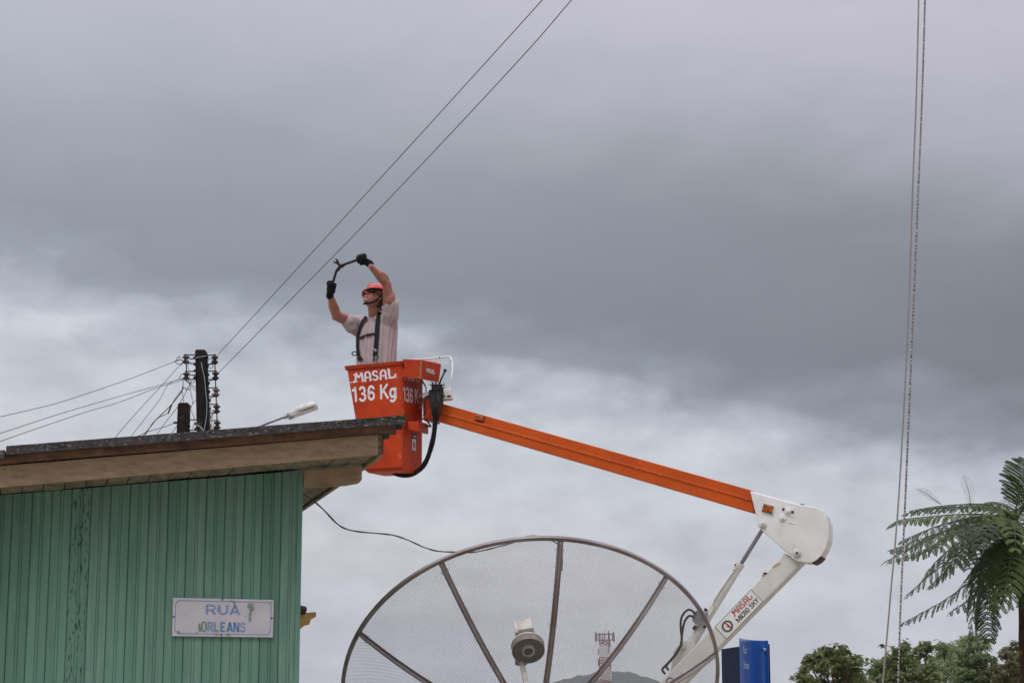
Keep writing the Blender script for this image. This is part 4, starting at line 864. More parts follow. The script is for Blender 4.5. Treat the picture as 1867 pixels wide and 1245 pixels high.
# upper boom
def bx(pts, v0, v1): return [BM.pt(x, y, v0) for x, y in pts], [BM.pt(x, y, v0)+BM.v*(v1-v0) for x, y in pts]
def slab(pts, v0, v1, name, m, parent, bevel=.004, **k):
    mb = MB(); a, c = bx(pts, v0, v1); mb.loft(a, c); return mb.build(name, m, parent, bevel=bevel, **k)
mb = MB()
for pts, v0, v1 in ((((779, 728), (1370, 893.5), (1375, 935), (779, 762)), .012, .17), (((779, 747), (1372, 913), (1375, 935), (779, 762)), .0, .012),
                    (((779, 743.5), (1372, 909.5), (1372, 914), (779, 748)), -.008, .0)):
    a, c = bx(pts, v0, v1); mb.loft(a, c)
boom = mb.build('upper_boom', m_orange2, lift, bevel=.004)
mb = MB()
for x, y in ((826, 757.5), (911, 782), (967, 798), (1013, 811.5), (1061, 825), (1110, 839), (1160, 853.5), (1203, 865.5), (1252, 879.5), (1305, 894.5), (1360, 910)): mb.ell(BM.pt(x, y+.3, -.010), [BM.u*.006, BM.v*.005, BM.z*.006], 8, 6)
build_each(mb, 'rivet', m_steel, boom)
def marker(x, y, v, w, hh, nm='marker_light'):
    c = BM.pt(x, y, v); ax = (BM.pt(1370, 893, 0)-BM.pt(800, 734, 0)).normalized(); up = BM.v.cross(ax); up = up if up.z > 0 else -up
    mb = MB(); mb.box(c-BM.v*.012, ax*w, BM.v*.012, up*hh); o = mb.build(nm, m_amber, boom, bevel=.006)
    mb = MB(); mb.box(c-BM.v*.004+up*hh*1.0, ax*w*1.05, BM.v*.006, up*.004); mb.box(c-BM.v*.004-up*hh, ax*w*1.05, BM.v*.006, up*.004); mb.build('light_base', m_blackm, o)
marker(875, 762.5, .01, .040, .026)
# elbow housing
face = [(1367.5, 895), (1463, 921), (1445, 1012.5), (1437, 1009), (1390, 968), (1381, 958), (1376.5, 932)]
slab(face, -.045, .215, 'elbow_housing', m_white, lift, .008)
cap_ = [(1461, 920)]+[(1488, 924.5), (1499, 930), (1506, 940), (1510.5, 955), (1511, 970), (1510, 985), (1505, 1000), (1497, 1013), (1488, 1021), (1480, 1025), (1470, 1025.5), (1454, 1023), (1442, 1016), (1445, 1012)]
sm_ = []
mb = MB(); a, c = bx(cap_, -.052, .225); mb.loft(a, c); cap_o = mb.build('elbow_cap', m_white, lift, bevel=.006)
for x, y, r in ((1437, 931.5, .034), (1426.5, 944, .032)):
    mb = MB(); mb.lathe(BM.pt(x, y, -.045), -BM.v, [(0, r), (.008, r), (.010, r*.9), (.010, r*.42), (.024, r*.42), (.026, r*.3)], 22); build_each(mb, 'bolt', m_white, cap_o, bevel=.001)
for x0, x1, y in ((1426.5, 1430.5, 927.5), (1442.5, 1447, 932.5)):
    mb = MB(); p0, p1_ = BM.pt(x0, y, -.0465), BM.pt(x1, y+1, -.0465); mb.tube([p0, p1_], .011, 10); build_each(mb, 'slot', m_blackm, cap_o)
for x, y, r in ((1391, 956, .032), (1453, 1008, .038)):
    mb = MB(); v_ = -.045 if x < 1400 else -.052; mb.lathe(BM.pt(x, y, v_), -BM.v, [(0, r), (.012, r), (.014, r*.82), (.014, r*.7), (.026, r*.7), (.030, r*.5)], 22); mb.build('pivot_pin', m_cream, cap_o, bevel=.001)
    mb = MB(); mb.lathe(BM.pt(x, y, v_-.0302), -BM.v, [(0, r*.2 if x < 1400 else r*.33), (.001, r*.2 if x < 1400 else r*.33)], 12); mb.build('grease_nipple', m_rust, cap_o)
marker(1400, 927, -.047, .044, .030)
mb = MB(); c = BM.pt(1402, 927, -.0455)
ax = (BM.pt(1370, 893, 0)-BM.pt(800, 734, 0)).normalized(); up = BM.v.cross(ax); up = up if up.z > 0 else -up
mb.box(c-ax*.006, ax*.062, BM.v*.003, up*.036); mb.build('light_bracket', m_white, cap_o, bevel=.001)
mb = MB()
for pts in (((1436, 939), (1449, 942)), ((1438, 951.5), (1450, 955))): mb.tube([BM.pt(*pts[0], -.046), BM.pt(*pts[1], -.046)], .005, 6)
build_each(mb, 'weld_seam', m_white, cap_o)
mb = MB()
for x in (1460, 1464.5): mb.box(BM.pt(x, 920, .06), BM.u*.008, BM.v*.01, BM.z*.006)
build_each(mb, 'bolt', m_blackm, cap_o)
slab(((1480.5, 1025.2), (1489, 1021.3), (1497.5, 1013.5), (1499, 1015.5), (1491, 1023.5), (1482, 1028)), -.03, .21, 'dark_cap_patch', m_rust, cap_o, .002)  # dark brown patch at the cap's lower right edge, built as a thin plate
# lower boom
lo = [(1431, 1007.5), (1468, 1022), (1300, 1191), (1085, 1408), (1045, 1400), (1302, 1140.5)]
lo2 = [(1431, 1007.5), (1468, 1022), (1040, 1450), (1005, 1440)]
e1 = (-128.5, 133.0)
lo2 = [(1430, 1008), (1465, 1024), (1317.5, 1173.5), (1065, 1428), (1035, 1420), (1301, 1141.5)]
lb_ = slab(lo2, .0, .19, 'lower_boom', m_cream, lift, .014)
# decal on the lower boom
v0 = -.0025; dcq = [BM.pt(*c, v0) for c in ((1303, 1142.3), (1369.5, 1073.5), (1391, 1096.3), (1325, 1165))]
def DQ(x0, y0, x1, y1, o=0): F_ = lambda a, c: (dcq[0]*(1-a)+dcq[1]*a)*(1-c)+(dcq[3]*(1-a)+dcq[2]*a)*c-BM.v*o; return [F_(x0, y0), F_(x1, y0), F_(x1, y1), F_(x0, y1)]
mb = MB(); mb.add(dcq, [(0, 1, 2, 3)]); dec = mb.build('maker_decal', m_white, lb_, fixn=False)
mb = MB()
for r4 in ((0, 0, 1, .025), (0, .975, 1, 1), (0, 0, .009, 1), (.991, 0, 1, 1)): mb.add(DQ(*r4, .0012), [(0, 1, 2, 3)])
put(mb, bold('MICRO SKY', .165), DQ(.385, .52, .965, .86), -BM.v*.0014)
gc = (.185, .50); gx, gy = 11.6/96.5, 11.6/32.5; G = lambda r, a: (dcq[0]*(1-(gc[0]+gx*r*math.cos(a)))+dcq[1]*(gc[0]+gx*r*math.cos(a)))*(1-(gc[1]+gy*r*math.sin(a)))+(dcq[3]*(1-(gc[0]+gx*r*math.cos(a)))+dcq[2]*(gc[0]+gx*r*math.cos(a)))*(gc[1]+gy*r*math.sin(a))-BM.v*.0014
nt2 = 18; vs = []; ng = nt2*4
for i in range(ng):
    a = 2*math.pi*i/ng; r = 1.0 if i % 4 in (1, 2) else .84
    vs.append(G(r, a))
for i in range(ng): vs.append(G(.64, 2*math.pi*i/ng))
mb.add(vs, [(i, (i+1) % ng, ng+(i+1) % ng, ng+i) for i in range(ng)]); mb.build('decal_print', m_vinylblack, lb_, fixn=False)
mb = MB(); put(mb, letters_masal(), DQ(.40, .04, .93, .46), -BM.v*.0014)
bolt = [(-.55, -.75), (.10, -.12), (-.08, .02), (.62, .75), (.62, .85), (-.25, .08), (-.05, -.05), (-.68, -.62)]
mb.add([G(math.hypot(x, y), math.atan2(y, x))-BM.v*.0008 for x, y in [(-.1, -.85), (.12, -.1), (-.12, -.02), (.25, .92)]+[(.35, .92), (.12, -.22), (.3, -.26), (.05, -.85)]], [(0, 1, 6, 7), (1, 2, 3, 4), (1, 4, 5, 6)]); mb.build('decal_print', m_vinylred, lb_, fixn=False)
# second, lower decal just above the frame's edge
dcq2 = [BM.pt(*c, v0) for c in ((1208, 1240), (1262, 1184.5), (1272, 1196), (1218, 1251))]
mb = MB()
for i in range(24):
    a0, a1 = 2*math.pi*i/24, 2*math.pi*(i+1)/24; cxy = (1221.5, 1241); rr = 7.5 if i % 2 else 6.4
    mb.add([BM.pt(cxy[0]+rr*math.cos(a0), cxy[1]+rr*math.sin(a0), v0), BM.pt(cxy[0]+rr*math.cos(a1), cxy[1]+rr*math.sin(a1), v0), BM.pt(cxy[0]+5*math.cos(a1), cxy[1]+5*math.sin(a1), v0), BM.pt(cxy[0]+5*math.cos(a0), cxy[1]+5*math.sin(a0), v0)], [(0, 1, 2, 3)])
mb.build('decal_print', m_vinylblack, lb_, fixn=False)
mb = MB(); put(mb, letters_masal(), [BM.pt(*c, v0) for c in ((1229, 1240), (1246, 1222.5), (1252, 1229), (1235, 1246.5))]); mb.build('decal_print', m_vinylred, lb_, fixn=False)
mb = MB(); random.seed(4)
for k, (x, y, rx, ry) in enumerate(((1417, 1029, 9, 2.5), (1396, 1046, 6, 1.4), (1412, 1033, 5, 1.5))):
    c = BM.pt(x, y, -.0012-.0004*k); pts = blob(0, 0, rx, ry, seed=k+30); mb.add([c]+[BM.pt(x+a*.8+b*.4, y-a*.28+b*.8, -.0012-.0004*k) for a, b in pts], [(0, i+1, (i+1) % len(pts)+1) for i in range(len(pts))])
mb.build('rust_stain', mat('rust_stain', (.36, .27, .13), .8, c2=(.5, .45, .35), scale=40), lb_, fixn=False)
mb = MB(); 
for x, y, a in ((1395, 1045, .02), (1391.5, 1049, .011), (1389, 1053.5, .006)): mb.ell(BM.pt(x, y, .0), [BM.u*a, BM.v*.004, BM.z*a*.6], 8, 5)
mb.build('paint_gouge', m_rust, lb_)
# cylinder
mb = MB(); mb.tube([BM.pt(1392, 962, .085), BM.pt(1346, 1036, .085)], .0185, 14); mb.build('cylinder_rod', m_chrome, lift, smooth=False, bevel=.002)
mb = MB(); c0, c1 = BM.pt(1349.5, 1026, .085), BM.pt(1262, 1170, .085); dr = (c1-c0).normalized(); Lc = (c1-c0).length
mb.lathe(c0, dr, [(0, .030), (0, .048), (.05, .048), (.052, .043), (Lc, .043), (Lc+.002, .03)], 20); cyl = mb.build('cylinder_barrel', m_cream, lift, bevel=.002)
mb = MB(); mb.sph(BM.pt(1341, 1029.5, .03)-BM.v*.01, .008); mb.build('bleed_screw', m_blackm, cyl)
mb = MB(); mb.tube([BM.pt(1338, 1037, .045), BM.pt(1338, 1037, .03)], .016, 10); mb.tube(spl([BM.pt(1337, 1040, .035), BM.pt(1318, 1068, .035), BM.pt(1302, 1093, .035), BM.pt(1298, 1103, .03), BM.pt(1299, 1110, .03), BM.pt(1292, 1121, .03), BM.pt(1284, 1131, .03)], 6), .007, 8); mb.build('oil_pipe', m_white, cyl, smooth=True)
mb = MB(); mb.prism([BM.pt(x, y, .0) for x, y in ((1264, 1118), (1270, 1112), (1282, 1113), (1290, 1118), (1285, 1128), (1275, 1140), (1268, 1138), (1262, 1131))], BM.v*.06); mb.build('lock_valve', m_steel, cyl, bevel=.003)
mb = MB(); mb.tube([BM.pt(1285, 1113, .03), BM.pt(1288, 1109, .03)], .014, 8); mb.tube([BM.pt(1264, 1147, .03), BM.pt(1269, 1140, .03)], .016, 8); mb.tube([BM.pt(1283, 1144, .05), BM.pt(1286, 1140, .05)], .014, 8); build_each(mb, 'valve_fitting', m_blackm, cyl)
for pts in ([(1268, 1119), (1262, 1113), (1256, 1111), (1249, 1115), (1243, 1124), (1241, 1135), (1241.5, 1150), (1243, 1165), (1239, 1179), (1230, 1194), (1217, 1209), (1209, 1217), (1208, 1222), (1213, 1228)], [(1265, 1125), (1259, 1122), (1254, 1124), (1248, 1133), (1245, 1146), (1243, 1160), (1241.5, 1175), (1232, 1193), (1217, 1210), (1215, 1215), (1219, 1221)]):
    mb = MB(); mb.tube(spl([BM.pt(x, y, -.01) for x, y in pts], 6), .0105, 8); mb.build('hydraulic_hose', m_black, cyl, smooth=True)
slab(((1228, 1183), (1247, 1168), (1262, 1165), (1268, 1176), (1262, 1190), (1240, 1214), (1222, 1226)), .03, .14, 'cylinder_lug', m_cream, lift, .006)
mb = MB(); mb.lathe(BM.pt(1245, 1177, .03), -BM.v, [(0, .03), (.02, .03), (.022, .02)], 16); mb.build('pivot_pin', m_cream, lift, bevel=.002)
# pedestal on the (hidden) truck bed
zb2 = BM.pt(1050, 1424, .09)
mb = MB(); mb.tube([V((zb2.x, zb2.y, 0)), V((zb2.x, zb2.y, .25))], .55, 28); mb.tube([V((zb2.x, zb2.y, .25)), V((zb2.x, zb2.y, .62))], .26, 28); mb.box(V((zb2.x, zb2.y, .78)), BM.u*.28, BM.v*.17, BM.z*.16); mb.build('pedestal', m_cream, lift, bevel=.02)

# ------------------------------------------------------------------ the worker
zfl = BK.W(0, 0, zb_+.06).z
Fd = V((-.60, -.80, 0)); Ld = V((.80, -.60, 0)); Z = V((0, 0, 1))
def loops(mb, secs, n=28):
    k = len(mb.v)
    for c, a, d, tilt in secs:
        for j in range(n):
            t = 2*math.pi*j/n; mb.v.append(V(c)+Ld*(a*math.cos(t))+Fd*(d*math.sin(t))+Z*(tilt*math.sin(t)))
    for i in range(len(secs)-1):
        for j in range(n): mb.f.append((k+i*n+j, k+i*n+(j+1) % n, k+(i+1)*n+(j+1) % n, k+(i+1)*n+j)); mb.m.append(0)
    mb.f += [tuple(k+j for j in reversed(range(n))), tuple(k+(len(secs)-1)*n+j for j in range(n))]; mb.m += [0, 0]
T = lambda x, y, Y=18.2: P(x, y, Y)
TS = [(T(685, 700), .205, .135, 0), (T(686, 680), .212, .150, 0), (T(686, 655), .216, .155, 0), (T(686, 630), .218, .158, 0), (T(687, 608), .226, .152, 0), (T(688, 594), .222, .140, -.01), (T(688, 583), .180, .120, -.015), (T(689, 576), .11, .095, -.02)]
person = None
bd_ = MB()
hipc = V((T(685, 700).x, T(685, 700).y, T(685, 700).z-.02))
loops(bd_, [(c, a*.86, d*.86, t) for c, a, d, t in TS])
bd_.cap(T(687, 590), T(683.5, 560, 18.12), .076, .070); bd_.cap(T(683.5, 562, 18.12), T(684, 552, 18.09), .068, .062)        # neck
# arms (his left = right in the picture)
sL, eL, wL = T(712, 578, 18.05), T(705.5, 518, 17.90), T(676, 485, 17.72)
sR, eR, wR = T(652, 590, 18.28), T(613.5, 576, 18.08), T(601.5, 537, 17.90)
bd_.cap(sL, sL*.5+eL*.5, .062, .058); bd_.cap(sL*.5+eL*.5, eL, .057, .043); bd_.cap(eL, eL*.62+wL*.38, .041, .043); bd_.cap(eL*.62+wL*.38, wL, .043, .027)
bd_.cap(sR, sR*.45+eR*.55, .066, .060); bd_.cap(sR*.45+eR*.55, eR, .060, .048); bd_.cap(eR, eR*.6+wR*.4, .048, .047); bd_.cap(eR*.6+wR*.4, wR, .047, .028)
bd_.ell(sL*.42+eL*.58+V((.012, -.01, 0)), [(.058, 0, 0), (0, .055, 0), (0, 0, .085)], 14, 9); bd_.ell(eL+V((.016, .006, .004)), [(.030, 0, 0), (0, .030, 0), (0, 0, .034)], 10, 7)
bd_.ell(eL*.66+wL*.34+V((.010, 0, .006)), [(wL-eL)*.34, (.044, 0, .03), (0, .044, 0)], 14, 9)
bd_.ell(eR*.66+wR*.34+V((-.006, 0, 0)), [(wR-eR)*.36, (.050, 0, 0), (0, .048, 0)], 14, 9); bd_.ell(sR*.5+eR*.5-Z*.014, [(eR-sR)*.34, (0, .055, .01), (0, -.01, .058)], 14, 9); bd_.ell(eR+V((-.018, 0, -.016)), [(.030, 0, 0), (0, .030, 0), (0, 0, .028)], 10, 7)
# legs
for s_ in (-1, 1):
    hp_ = hipc+Ld*(.095*s_)-Z*.02; kn = V((hp_.x, hp_.y, zfl+.48))+Fd*.02; an = V((hp_.x, hp_.y, zfl+.09))-Fd*.0
    bd_.cap(hp_, kn, .088, .056); bd_.cap(kn, an, .054, .038); bd_.cap(an-Z*.04, an-Z*.045+Fd*.10, .034, .028)
# head
hf = V((-.58, -.60, .56)).normalized(); hr = hf.cross(Z).normalized(); hu = hr.cross(hf).normalized()   # forward, right-hand side, up
hc = T(682, 544, 18.06)
HP = lambda f, r, u: hc+hf*f+hr*r+hu*u
bd_.ell(HP(-.015, 0, .025), [hf*.098, hr*.078, hu*.098], 24, 16); bd_.ell(HP(.022, 0, -.035), [hf*.070, hr*.064, hu*.078], 20, 12)
bd_.ell(HP(.060, 0, -.088), [hf*.030, hr*.032, hu*.024], 14, 8)                # chin
bd_.cap(HP(.084, 0, .016), HP(.118, 0, -.020), .010, .0150)               # nose
for s_ in (-1, 1):
    bd_.ell(HP(.100, .012*s_, -.025), [hf*.009, hr*.008, hu*.007], 8, 6); bd_.ell(HP(.062, .040*s_, -.022), [hf*.022, hr*.022, hu*.022], 12, 8)
    bd_.cap(HP(.072, .014*s_, .030), HP(.062, .048*s_, .028), .012, .012)
    bd_.ell(HP(-.008, .080*s_, -.012), [hf*.017-hu*.004, hr*.010, hu*.031], 12, 8)    # ears
bd_.cap(HP(.088, -.018, -.050), HP(.088, .018, -.050), .0075, .0075); bd_.cap(HP(.084, -.016, -.064), HP(.084, .016, -.064), .009, .009)
person = bd_.build('person', m_skin, origin=V((hipc.x, hipc.y, zfl)), remesh=.0055, sm=3)
tag(person, 'worker in red helmet and pale t-shirt reaching up from the orange bucket', 'person')
mm = MB(); mm.ell(HP(.092, 0, -.0565), [hf*.008, hr*.024, hu*.0048], 12, 6); mm.build('teeth', m_teeth, person, smooth=True)
for du in (-.0500, -.0640): mm = MB(); mm.ell(HP(.0935, 0, du), [hf*.0085, hr*.029, hu*.0042], 12, 6); mm.build('lip', m_lips, person, smooth=True)
mm = MB(); mm.ell(HP(-.03, 0, .028), [hf*.090, hr*.083, hu*.092], 20, 12); mm.ell(HP(-.060, 0, -.02), [hf*.045, hr*.074, hu*.05], 16, 10); mm.build('hair', m_hair, person, remesh=.007, sm=3)
gl = MB()
for s_ in (-1, 1):
    n0 = [HP(.096, .004*s_, .012), HP(.101, .020*s_, .016), HP(.093, .045*s_, .016), HP(.068, .068*s_, .014)]; gl.tube(n0, 0, 10, rs=[.010, .020, .022, .015]); gl.tube([HP(.066, .066*s_, .018), HP(.03, .079*s_, .016), HP(-.01, .084*s_, .012)], .005, 8)
gl.build('sunglasses', m_shade, person, smooth=True)
# helmet: shell, brim, chin strap
hm = MB(); hcx = HP(-.008, 0, .056); n1, n2 = 32, 10; k = 0
yv = V((-.70, -.71, 0)).normalized(); f2 = (yv*math.cos(R_(13))+Z*math.sin(R_(13))); r0_ = f2.cross(Z).normalized(); u0_ = r0_.cross(f2); r2_ = r0_*math.cos(R_(19))-u0_*math.sin(R_(19)); u2_ = r2_.cross(f2)
def hel(r1, r2, r3, o=0):
    for i in range(n2+1):
        la = R_(90*i/n2)
        for j in range(n1):
            lo_ = 2*math.pi*j/n1; rid = 1+.02*math.exp(-((math.sin(lo_))/.16)**2)*math.cos(la)*0
            hm.v.append(hcx+f2*(r1*math.cos(la)*math.cos(lo_))+r2_*(r2*math.cos(la)*math.sin(lo_))+u2_*(r3*math.sin(la)))
hel(.130, .113, .108)
hm.f = [(i*n1+j, i*n1+(j+1) % n1, (i+1)*n1+(j+1) % n1, (i+1)*n1+j) for i in range(n2) for j in range(n1)]
hel(.125, .108, .103); o_ = (n2+1)*n1
hm.f += [(o_+i*n1+j, o_+(i+1)*n1+j, o_+(i+1)*n1+(j+1) % n1, o_+i*n1+(j+1) % n1) for i in range(n2) for j in range(n1)]
k = len(hm.v)
for r_, dz in ((1.0, 0), (1.0, -.006)):
    for j in range(n1):
        a = 2*math.pi*j/n1; fr = .018+.020*max(0, math.cos(a))**1.5; hm.v.append(hcx+f2*((.134+fr)*math.cos(a))+r2_*((.110+.016)*math.sin(a))+u2_*(dz-.004-.010*max(0, math.cos(a))))
hm.f += [(j, (j+1) % n1, k+(j+1) % n1, k+j) for j in range(n1)]+[(k+j, k+(j+1) % n1, k+n1+(j+1) % n1, k+n1+j) for j in range(n1)]+[(k+n1+j, k+n1+(j+1) % n1, o_+(j+1) % n1, o_+j) for j in range(n1)]
hm.m = [0]*len(hm.f); helmet = hm.build('helmet', m_helmet, person, smooth=True)
rg_ = MB(); rg_.tube([hcx+f2*(.130*math.cos(a))+u2_*(.114*math.sin(a)) for a in [R_(20+14*i) for i in range(11)]], .006, 8); rg_.build('helmet_ridge', m_helmet, helmet, smooth=True)
st = MB(); 
def ribbon(mb, pts, wdir, w, th):
    for i in range(len(pts)-1):
        pass
    k = len(mb.v); n_ = len(pts)
    for i, p in enumerate(pts):
        t = (pts[min(i+1, n_-1)]-pts[max(i-1, 0)]).normalized(); wd_ = V(wdir[i] if isinstance(wdir, list) else wdir); wd_ = (wd_-t*wd_.dot(t)).normalized(); nn_ = t.cross(wd_)*th/2
        mb.v += [p-wd_*w/2-nn_, p+wd_*w/2-nn_, p+wd_*w/2+nn_, p-wd_*w/2+nn_]
    for i in range(n_-1):
        for j in range(4): mb.f.append((k+i*4+j, k+i*4+(j+1) % 4, k+(i+1)*4+(j+1) % 4, k+(i+1)*4+j)); mb.m.append(0)
    mb.f += [(k, k+1, k+2, k+3), (k+4*n_-4, k+4*n_-3, k+4*n_-2, k+4*n_-1)]; mb.m += [0, 0]
for s_ in (-1, 1):
    ribbon(st, spl([HP(.0, .098*s_, .045), HP(.004, .088*s_, -.005), HP(.012, .080*s_, -.050), HP(.036, .056*s_, -.098), HP(.058, 0, -.120)], 5), hf, .017, .003)
st.build('chin_strap', m_harness, person)
# t-shirt
sh_ = MB(); loops(sh_, [(c, a*1.0, d*1.0, t) for c, a, d, t in TS])
sh_.cap(T(704, 594, 18.11), T(712, 572, 18.03), .078, .076); sh_.cap(T(712, 578, 18.05), T(713, 556, 17.99), .077, .066); sh_.cap(T(712, 572, 18.06), T(711, 625, 18.14), .076, .050); sh_.cap(T(698, 580, 18.14), T(708, 570, 18.08), .06, .06)
sh_.cap(T(664, 592, 18.25), T(650, 591, 18.24), .082, .078); sh_.cap(T(650, 591, 18.24), T(636, 587, 18.17), .080, .076); sh_.cap(T(652, 600, 18.24), T(639, 596, 18.18), .070, .060)
shirt = sh_.build('t_shirt', m_shirt, person, remesh=.008, sm=5)
# drapery: shallow vertical folds pulled towards the raised shoulder
me = shirt.data; og = ORG[shirt.name]; me.update()
nrms = [v.normal.copy() for v in me.vertices]
sp0 = T(708, 580)
for v, nv_ in zip(me.vertices, nrms):
    p = v.co+og; a = math.atan2((p-TS[3][0]).dot(Fd), (p-TS[3][0]).dot(Ld)); d = (p-sp0).length
    zz = (p.z-TS[3][0].z); f_ = noise.noise(V((a*5.5+zz*1.4, zz*1.1, 2)))*.019+noise.noise(V((a*12+zz*3.6, zz*2.0, 9)))*.010
    v.co += nv_*(f_+.002)
me.polygons.foreach_set('use_smooth', [True]*len(me.polygons))
# trousers
tr_ = MB(); loops(tr_, [(c-Z*.0, a*.95, d*.95, t) for c, a, d, t in [(TS[0][0]-Z*.10, .19, .13, 0), TS[0]]])
for s_ in (-1, 1):
    hp_ = hipc+Ld*(.095*s_)-Z*.02; kn = V((hp_.x, hp_.y, zfl+.48))+Fd*.02; an = V((hp_.x, hp_.y, zfl+.07)); tr_.cap(hp_, kn, .105, .075); tr_.cap(kn, an, .074, .060)
tr_.build('trousers', m_pants, person, remesh=.012, sm=3)
bt_ = MB()
for s_ in (-1, 1):
    an = hipc+Ld*(.095*s_); an = V((an.x, an.y, zfl+.045)); bt_.cap(an-Fd*.03, an+Fd*.14-Z*.005, .046, .040)
bt_.build('boots', m_black, person, remesh=.010, sm=2)
# harness on the shirt front
def onshirt(px, py, lift_=.006):
    r = ray(px, py); zz = None; p = CAM+r*(18.0/r.y)
    for _ in range(4):
        c = TS[3]; 
        for (a, b2) in zip(TS, TS[1:]):
            if a[0].z <= p.z <= b2[0].z: t = (p.z-a[0].z)/(b2[0].z-a[0].z); c = (a[0]*(1-t)+b2[0]*t, a[1]*(1-t)+b2[1]*t, a[2]*(1-t)+b2[2]*t); break
        if p.z < TS[0][0].z: c = TS[0]
        A_, D_ = c[1]+lift_, c[2]+lift_; o = CAM-c[0]; oa, od = o.dot(Ld)/A_, o.dot(Fd)/D_; ra, rd_ = r.dot(Ld)/A_, r.dot(Fd)/D_
        qa = ra*ra+rd_*rd_; qb = 2*(oa*ra+od*rd_); qc = oa*oa+od*od-1; disc = max(0, qb*qb-4*qa*qc); p = CAM+r*((-qb-math.sqrt(disc))/(2*qa))
    return p
def strap(pts, wpx, name='harness_strap', m=m_harness, th=.006):
    mb = MB(); n_ = len(pts); dense = []
    for i in range(n_-1):
        for j in range(5): t = j/5; dense.append((pts[i][0]*(1-t)+pts[i+1][0]*t, pts[i][1]*(1-t)+pts[i+1][1]*t))
    dense.append(pts[-1]); k = 0
    for i, (x, y) in enumerate(dense):
        a = dense[max(i-1, 0)]; b2 = dense[min(i+1, len(dense)-1)]; dx, dy = b2[0]-a[0], b2[1]-a[1]; l = math.hypot(dx, dy); nx, ny = -dy/l*wpx/2, dx/l*wpx/2
        for s_ in (-1, 1):
            for li in (.004, .004+th): mb.v.append(onshirt(x+nx*s_, y+ny*s_, li+.004))
    for i in range(len(dense)-1):
        a = 4*i; b2 = a+4; mb.f += [(a+1, a+3, b2+3, b2+1), (a, a+1, b2+1, b2), (a+2, a+3, b2+3, b2+2)]; mb.m += [0]*3
    mb.f += [(0, 1, 3, 2), (4*len(dense)-4, 4*len(dense)-3, 4*len(dense)-1, 4*len(dense)-2)]; mb.m += [0, 0]
    return mb.build(name, m, person)
strap([(668, 577), (661, 586), (656, 598), (652.5, 613), (651.5, 632), (653, 646), (655, 658)], 6)
strap([(694, 569), (690, 580), (687.8, 595), (687, 613), (686, 625), (684.5, 640), (683, 655)], 8)
strap([(653.5, 617.5), (662, 613.5), (670, 610.8), (678, 609.2), (688, 608.8)], 4.2)
strap([(680, 643), (686, 646), (687, 652)], 5, 'buckle'); strap([(654, 650), (660, 656)], 5, 'buckle')
strap([(681, 636), (686.5, 640)], 4, 'buckle', m_steel, .012); strap([(686, 648), (685, 656)], 2.5, 'carabiner', m_steel, .014); strap([(681, 650), (679, 658)], 2, 'carabiner', m_steel, .014)
strap([(683, 577.5), (688, 580), (688.5, 583)], 3.2, 'badge', mat('yellow_badge', (.6, .52, .08), .7, c2=(.5, .42, .08), scale=50), .003)
strap([(679, 583.3), (688, 583.8)], 1.2, 'badge', mat('blue_badge', (.08, .12, .32), .7, c2=(.06, .1, .25), scale=50), .003)
rg_ = MB(); c = onshirt(650, 645, .02)+V((-.02, -.01, 0)); rg_.tube([c+V((.024*math.cos(a), .006*math.sin(a), .020*math.sin(a))) for a in [2*math.pi*i/14 for i in range(14)]]+[c+V((.024, 0, 0))], .006, 8); rg_.build('ring', m_harness, person, smooth=True)
# gloves
def fist(C, h, w, ns, wrist, nm='glove', sgn=1):
    h = V(h).normalized(); w = V(w); w = (w-h*w.dot(h)).normalized(); n_ = h.cross(w)*sgn; mb = MB()
    for k, (oh, ln) in enumerate(((-.036, .84), (-.012, 1.0), (.012, 1.04), (.036, .96))):
        c = C+h*oh; base = c+n_*.034-w*.012; R1 = .032*ln
        pts = [base]+[c+w*(R1*math.cos(R_(a)))+n_*(R1*math.sin(R_(a))) for a in (42, -25, -95)]
        rr = [.0155, .0145, .0135, .0115]
        for i in range(3): mb.cap(pts[i], pts[i+1], rr[i], rr[i+1], 10)
        mb.cap(c+n_*.028-w*.012, wrist+h*oh*.35, .017, .026, 10)
    mb.cap(C-w*.03-h*.02, C-w*.03+h*.02, .022, .022, 10)
    th = [C-w*.050+h*.030-n_*.006, C-w*.018+h*.052-n_*.022, C+w*.010+h*.046-n_*.034, C+w*.028+h*.030-n_*.030]
    for i in range(3): mb.cap(th[i], th[i+1], (.019, .0155, .014)[i], (.0155, .014, .012)[i], 10)
    mb.cap(wrist, wrist+(wrist-C).normalized()*.022, .036, .038, 12)
    return mb.build(nm, m_glove, person, remesh=.0042, sm=2)
YT = 17.80
piv = P(618.5, 485.5, YT)
gR0, gR1 = P(603.5, 530, 17.86), P(608.5, 507, 17.83); CR = P(603, 524, 17.86)
gL1 = P(650, 474, 17.74); CL = P(660, 470.5, 17.73)
fist(CR, gR1-gR0, V((-.35, -.9, .25)), 1, P(601.5, 535, 17.895), sgn=1)
fist(CL, piv-CL, V((-.25, -.55, .8)), 1, P(671, 478.5, 17.735), sgn=-1)
